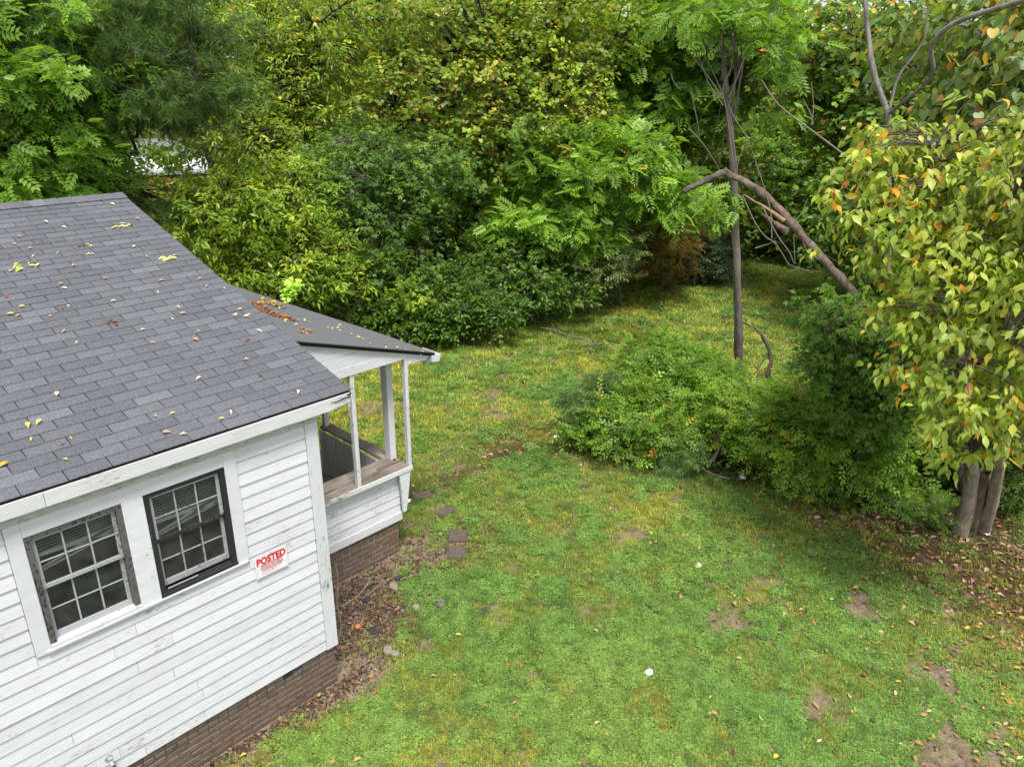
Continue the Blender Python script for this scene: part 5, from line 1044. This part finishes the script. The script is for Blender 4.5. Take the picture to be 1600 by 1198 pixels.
# sticks in the corner
DS = float(np.hypot(*(G(528, 1008)-CAM)[:2]))
for j, (pts, r0, lab) in enumerate([([G(528, 1008), W(533, 975, DS), W(526, 940, DS), W(528, 905, DS), W(524, 878, DS)], .011, 'thin pale stick standing against the corner board'),
        ([G(534, 948), G(560, 930), G(578, 915)+np.array([0, 0, .06]), G(600, 908)], .012, 'crooked grey stick lying under the porch wall'), ([G(566, 935, .05), G(592, 915, .05), G(615, 900, .04)], .007, 'thin twig across the leaf debris'),
        ([G(550, 985, .03), G(556, 965, .12), G(566, 975, .03)], .006, 'small bent twig in the corner debris'), ([G(676, 940, .03), G(690, 950, .03)], .010, 'short brown stick by the grey slab'), ([G(625, 905, .03), G(650, 897, .03), G(668, 900, .02)], .006, 'thin twig right of the brick base')]):
    q_ = np.array([np.array(p, float) for p in pts]); V, F = tube3(q_-q_[0], r0, r0*.5, 6); o = link('stick', arr_mesh('stick', V, F, None, B_TWIG if j != 4 else B_PEEL), None, None, tuple(q_[0])); tag(o, lab, 'stick')
def slab(name, label, cat, p, a, b, h, rz, m, seed, n=9, square=False, tilt=(0, 0)):
    q_ = random.Random(seed); mb = MB(); pr = []
    if square:
        for sx, sy in ((-1, -1), (1, -1), (1, 1), (-1, 1)): pr.append((sx*a/2+q_.uniform(-.008, .008), sy*b/2+q_.uniform(-.008, .008)))
    else:
        for i in range(n): t = 2*math.pi*i/n; k_ = q_.uniform(.78, 1.1); pr.append((a/2*math.cos(t)*k_, b/2*math.sin(t)*k_))
    mb.prism(pr, 'z', -h*.6, h*.4); o = mb.build(name, m, None, (p[0], p[1], float(height(np.array([p[0]]), np.array([p[1]]))[0])+.012+h*.2), bevel=min(.008, h*.25)); o.rotation_euler = (tilt[0], tilt[1], rz); tag(o, label, cat); return o
M_PAV = plain('mossy_brown_paver', (.13, .10, .085), .95, var=.3, sc=9); M_SLATE = plain('dark_slate_scrap', (.055, .055, .06), .8, var=.3, sc=9); M_STONE = plain('buff_stone', (.28, .24, .18), .9, var=.25, sc=9); M_OB = plain('orange_brick_scrap', (.50, .20, .07), .9, var=.2)
M_GWOOD = plain('grey_brown_board', (.17, .14, .12), .9, var=.3, sc=12)
for (p, a, b, rz), lab in zip(PAV, ('brown paving stone nearest the porch corner, farthest of the four', 'pointed brown paving stone, second from the porch corner', 'square brown paver, upper of the touching pair', 'square brown paver, lower of the touching pair')):
    slab('paving_stone', lab, 'paving stone', p, a, b, .04, {.3: R(-25), .9: R(10), .05: R(43), .0: R(43)}[rz], M_PAV, int(p[0]*50), square=True)
for (u, v, a, b, h, m, nm, lab, tl) in [(690, 941, .20, .10, .03, M_GWOOD, 'board_scrap', 'grey-brown scrap of board on the grass beyond the debris', (0, .1)), (583, 985, .16, .11, .02, M_SLATE, 'slate_scrap', 'flat dark slate scrap in the corner debris', (.2, .1)), (571, 938, .13, .12, .06, M_SLATE, 'slate_scrap', 'upright dark chunk in front of the brick base', (.7, .2)), (620, 904, .10, .09, .05, M_SLATE, 'dark_stone', 'round black stone at the right of the brick base', (.1, 0)),
        (559, 980, .09, .07, .05, M_OB, 'brick_scrap', 'orange scrap of brick in the corner debris', (.3, .2)), (606, 1017, .15, .11, .05, M_STONE, 'field_stone', 'buff stone nearest the camera beside the corner', (0, 0)), (617, 1022, .13, .10, .04, M_STONE, 'field_stone', 'buff stone with pale tip, right of its neighbour', (0, .1)), (650, 948, .11, .09, .05, M_STONE, 'field_stone', 'buff stone left of the grey-brown board scrap', (0, 0)), (661, 940, .09, .06, .05, M_PAV, 'brick_scrap', 'red-brown brick scrap left of the grey-brown board scrap', (.2, 0)), (615, 915, .2, .12, .03, M_STONE, 'field_stone', 'flat buff stone under the round black stone', (0, 0)), (757, 956, .13, .06, .02, M_SLATE, 'slate_scrap', 'narrow dark scrap in the clover right of the debris', (0, .2))]:
    slab(nm, lab, 'rubble', G(u, v), a, b, h, u*.37, m, u, tilt=tl)
def crumple(name, label, cat, p, s_, m, seed):
    q_ = random.Random(seed); bm = bmesh.new(); bmesh.ops.create_icosphere(bm, subdivisions=2, radius=1)
    for v in bm.verts: v.co = Vector((v.co.x*s_*q_.uniform(.6, 1.25), v.co.y*s_*q_.uniform(.5, 1.0), abs(v.co.z)*s_*.5*q_.uniform(.4, 1.3)))
    me = bpy.data.meshes.new(name); bm.to_mesh(me); bm.free(); me.materials.append(m); o = link(name, me, None, None, (p[0], p[1], float(height(np.array([p[0]]), np.array([p[1]]))[0])+.025)); return tag(o, label, cat)
crumple('paper_scrap', 'crumpled white paper scrap on the lawn, lower middle', 'litter', G(1014, 1052), .055, M_WHITE, 1)
crumple('paper_scrap', 'small white scrap left of the shrub island', 'litter', G(868, 684), .05, M_WHITE, 2)
crumple('paper_scrap', 'small white ball just right of the porch bracket', 'litter', G(637, 783), .06, M_WHITE, 3)
crumple('mushroom_cap', 'cream puffball lying in the clover, right of the middle', 'mushroom', G(1091, 884), .06, plain('cream_fungus', (.60, .52, .36), .8), 4)
crumple('paper_scrap', 'ragged white scrap at the foot of the shrub island', 'litter', G(1160, 744), .07, M_WHITE, 5)
crumple('paper_scrap', 'tiny white scrap right of the twin trunks', 'litter', G(1541, 835), .05, M_WHITE, 6)

# ------------------------------------------------------------------ leaves lying on the roofs
def onroof(u, v):
    r = ray(u, v); n_ = np.array([0, -SL, 1.0]); c0 = np.array([0, -.1, 3.310]); t = ((c0-CAM)@n_)/(r@n_); return CAM+r*t
def onporch(u, v):
    r = ray(u, v); n_ = np.array([PS, 0, 1.0]); c0 = np.array([PE, 2, ZE+.02]); t = ((c0-CAM)@n_)/(r@n_); return CAM+r*t
NRM = nrm(np.array([0, -SL, 1.0])); LV = []
q = np.random.default_rng(8); lm = {}
for nm, c in dict(cream=(.72, .66, .42), yellow=(.66, .56, .14), tan=(.52, .34, .20), brown=(.16, .08, .05), red=(.34, .10, .06), gold=(.60, .40, .04)).items():
    for kd in ('ovate', 'narrow'):
        tv, tf = KIND[kd]; t2 = tv.copy(); t2[:, 2] += .10*np.abs(np.sin(tv[:, 0]*3)); lm[nm, kd] = arr_mesh('fallen_leaf', t2, tf, np.repeat(np.array(c)[None], len(tv), 0), L_DRY)
lst = []
Z = lambda a, b: (a/2.305, 280+b/2.305)
for zx, zy, c, k_ in [(403, 90, 'cream', 'ovate'), (163, 153, 'cream', 'ovate'), (230, 173, 'cream', 'ovate'), (495, 142, 'tan', 'ovate'), (484, 242, 'cream', 'ovate'), (528, 278, 'cream', 'narrow'), (328, 240, 'yellow', 'ovate'), (315, 236, 'tan', 'ovate'), (300, 238, 'brown', 'ovate'), (285, 240, 'brown', 'ovate'),
    (70, 207, 'tan', 'ovate'), (50, 233, 'tan', 'ovate'), (110, 248, 'tan', 'ovate'), (150, 224, 'brown', 'narrow'), (208, 266, 'tan', 'narrow'), (120, 277, 'cream', 'narrow'), (265, 310, 'tan', 'ovate'), (40, 329, 'tan', 'ovate'), (318, 270, 'cream', 'narrow'), (333, 268, 'cream', 'narrow'), (380, 357, 'tan', 'narrow'), (220, 376, 'tan', 'ovate'), (230, 392, 'cream', 'ovate'),
    (22, 420, 'red', 'ovate'), (78, 458, 'yellow', 'ovate'), (37, 485, 'yellow', 'ovate'), (65, 490, 'tan', 'narrow'), (245, 456, 'cream', 'narrow'), (226, 465, 'red', 'narrow'), (408, 438, 'cream', 'ovate'), (180, 492, 'tan', 'ovate'), (400, 508, 'brown', 'ovate'), (412, 512, 'red', 'ovate'), (390, 514, 'brown', 'ovate'), (418, 523, 'brown', 'narrow'), (230, 547, 'tan', 'narrow'), (720, 358, 'tan', 'ovate'), (745, 384, 'tan', 'ovate'), (807, 393, 'cream', 'narrow'), (580, 364, 'tan', 'narrow'), (568, 407, 'cream', 'narrow'),
    (640, 460, 'cream', 'narrow'), (660, 483, 'tan', 'ovate'), (620, 503, 'cream', 'narrow'), (850, 487, 'cream', 'ovate'), (842, 490, 'cream', 'narrow'), (863, 468, 'cream', 'narrow'), (888, 494, 'cream', 'ovate'), (895, 488, 'cream', 'narrow'), (712, 546, 'yellow', 'narrow'), (704, 577, 'gold', 'ovate'), (551, 588, 'yellow', 'narrow'), (515, 541, 'cream', 'narrow'), (888, 582, 'brown', 'narrow'), (276, 588, 'cream', 'narrow'),
    (715, 716, 'cream', 'ovate'), (205, 771, 'cream', 'ovate'), (100, 884, 'yellow', 'ovate'), (140, 873, 'yellow', 'ovate'), (112, 936, 'yellow', 'narrow'), (12, 1027, 'gold', 'ovate'), (235, 1008, 'yellow', 'narrow'), (622, 842, 'yellow', 'ovate'), (797, 862, 'yellow', 'ovate'), (832, 838, 'cream', 'narrow'), (601, 911, 'tan', 'ovate'), (659, 917, 'cream', 'narrow'), (255, 932, 'gold', 'narrow'), (226, 952, 'red', 'narrow'), (888, 648, 'cream', 'narrow'), (560, 852, 'tan', 'narrow')]: lst.append((*Z(zx, zy), c, k_, 1))
lst += [(466, 612, 'cream', 'ovate', 1), (405, 517, 'cream', 'ovate', 1), (388, 531, 'brown', 'narrow', 1), (407, 587, 'brown', 'narrow', 1)]
for i, (u, v, c, kd, _) in enumerate(lst):
    p = onroof(u, v); az = q.uniform(0, 6.283); f = nrm(np.array([math.cos(az), math.sin(az), 0])-NRM*(math.cos(az)*0+math.sin(az)*-SL)); s2 = np.cross(NRM, f); sc = (.062 if kd == 'ovate' else .058)*q.uniform(.75, 1.25)
    o = bpy.data.objects.new('fallen_leaf', lm[c, kd]); COL.objects.link(o); M = Matrix.Identity(4)
    for xx in range(3): M[xx][0], M[xx][1], M[xx][2], M[xx][3] = f[xx]*sc, s2[xx]*sc, NRM[xx]*sc, p[xx]-f[xx]*sc*.5+NRM[xx]*.004
    o.matrix_world = M; tag(o, ('narrow ' if kd == 'narrow' else '')+{'cream': 'cream curled leaf', 'yellow': 'yellow leaf', 'tan': 'tan curled leaf', 'brown': 'dark brown leaf', 'red': 'reddish leaf', 'gold': 'golden leaf'}[c]+', '+('close to the ridge' if p[1] > 3.6 else 'in the upper part' if p[1] > 2.6 else 'halfway down' if p[1] > 1.7 else 'in the lower part' if p[1] > .7 else 'close to the eave')+' of the shingle roof, '+('at the left' if u < 60 else 'left of the middle' if u < 130 else 'at the middle' if u < 200 else 'right of the middle' if u < 290 else 'toward the porch'), 'leaf', 'single leaves on the main roof')
for (u, v, n_, lab) in ((199, 354, 9, 'pale cream leaf spray on the shingles just below the ridge'), (269, 403, 10, 'large yellow-green leaf spray on the shingles near the rake'), (40, 417, 9, 'yellow leaf spray at the left of the shingle roof')):
    p = onroof(u, v); V = []; F = []; T = []; P_ = np.repeat(p[None], n_, 0)+q.normal(size=(n_, 3))*np.array([.06, .035, 0]); P_[:, 2] = 3.312+SL*(P_[:, 1]+.1)+.006; az = q.uniform(-.6, .9, n_)+np.where(q.random(n_) < .5, 0, 3.0)
    fw_ = np.stack([np.cos(az), np.sin(az), SL*np.sin(az)+q.uniform(0, .15, n_)], 1); V, F, T = scatter('narrow', P_, fw_, np.repeat(NRM[None], n_, 0)+q.normal(size=(n_, 3))*.3, q.uniform(.07, .11, n_), pick([((.68, .66, .26), 3), ((.55, .58, .2), 1)], n_, q))
    o = link('leaf_spray', arr_mesh('leaf_spray', V-p, F, T, L_DRY), None, None, tuple(p)); tag(o, lab, 'leaf spray')
def pile(label, pts, n_, spread, pal, size, seed):
    r = np.random.default_rng(seed); A = np.array([onporch(*p) for p in pts]); i = r.integers(0, len(A)-1, n_) if len(A) > 1 else np.zeros(n_, int); t = r.random((n_, 1)); B = A[np.minimum(i+1, len(A)-1)]; P_ = A[i]*(1-t)+B*t+r.normal(size=(n_, 3))*np.array([spread, spread*1.3, 0])
    P_[:, 2] = ZE+PS*(PE-P_[:, 0])+np.abs(r.normal(0, .012, n_))+.004-.05*sstep(1.5, 7.5, P_[:, 1]); o = litter('leaf_pile', label, P_, pal, size, seed, 'leaf pile', .012, 'ovate', .9); return o
pile('long heap of rust-brown leaves in the valley where the two roofs meet', [(395, 470), (412, 482), (432, 492), (452, 498)], 420, .035, [((.30, .13, .06), 4), ((.42, .22, .11), 3), ((.16, .08, .05), 2)], .055, 51)
pile('patch of yellow and brown leaves near the top edge of the porch roof', [(410, 466), (422, 471), (437, 476)], 170, .05, [((.35, .2, .09), 3), ((.60, .46, .1), 2), ((.2, .11, .07), 2)], .055, 52)
pile('small group of tan leaves in the middle of the porch roof', [(464, 515), (473, 516), (483, 516)], 22, .03, [((.45, .24, .12), 3), ((.5, .4, .2), 1)], .07, 53)
pile('few light leaves scattered over the porch roof', [(440, 500), (515, 507), (560, 525), (580, 535), (640, 545)], 26, .16, YEL, .06, 54)
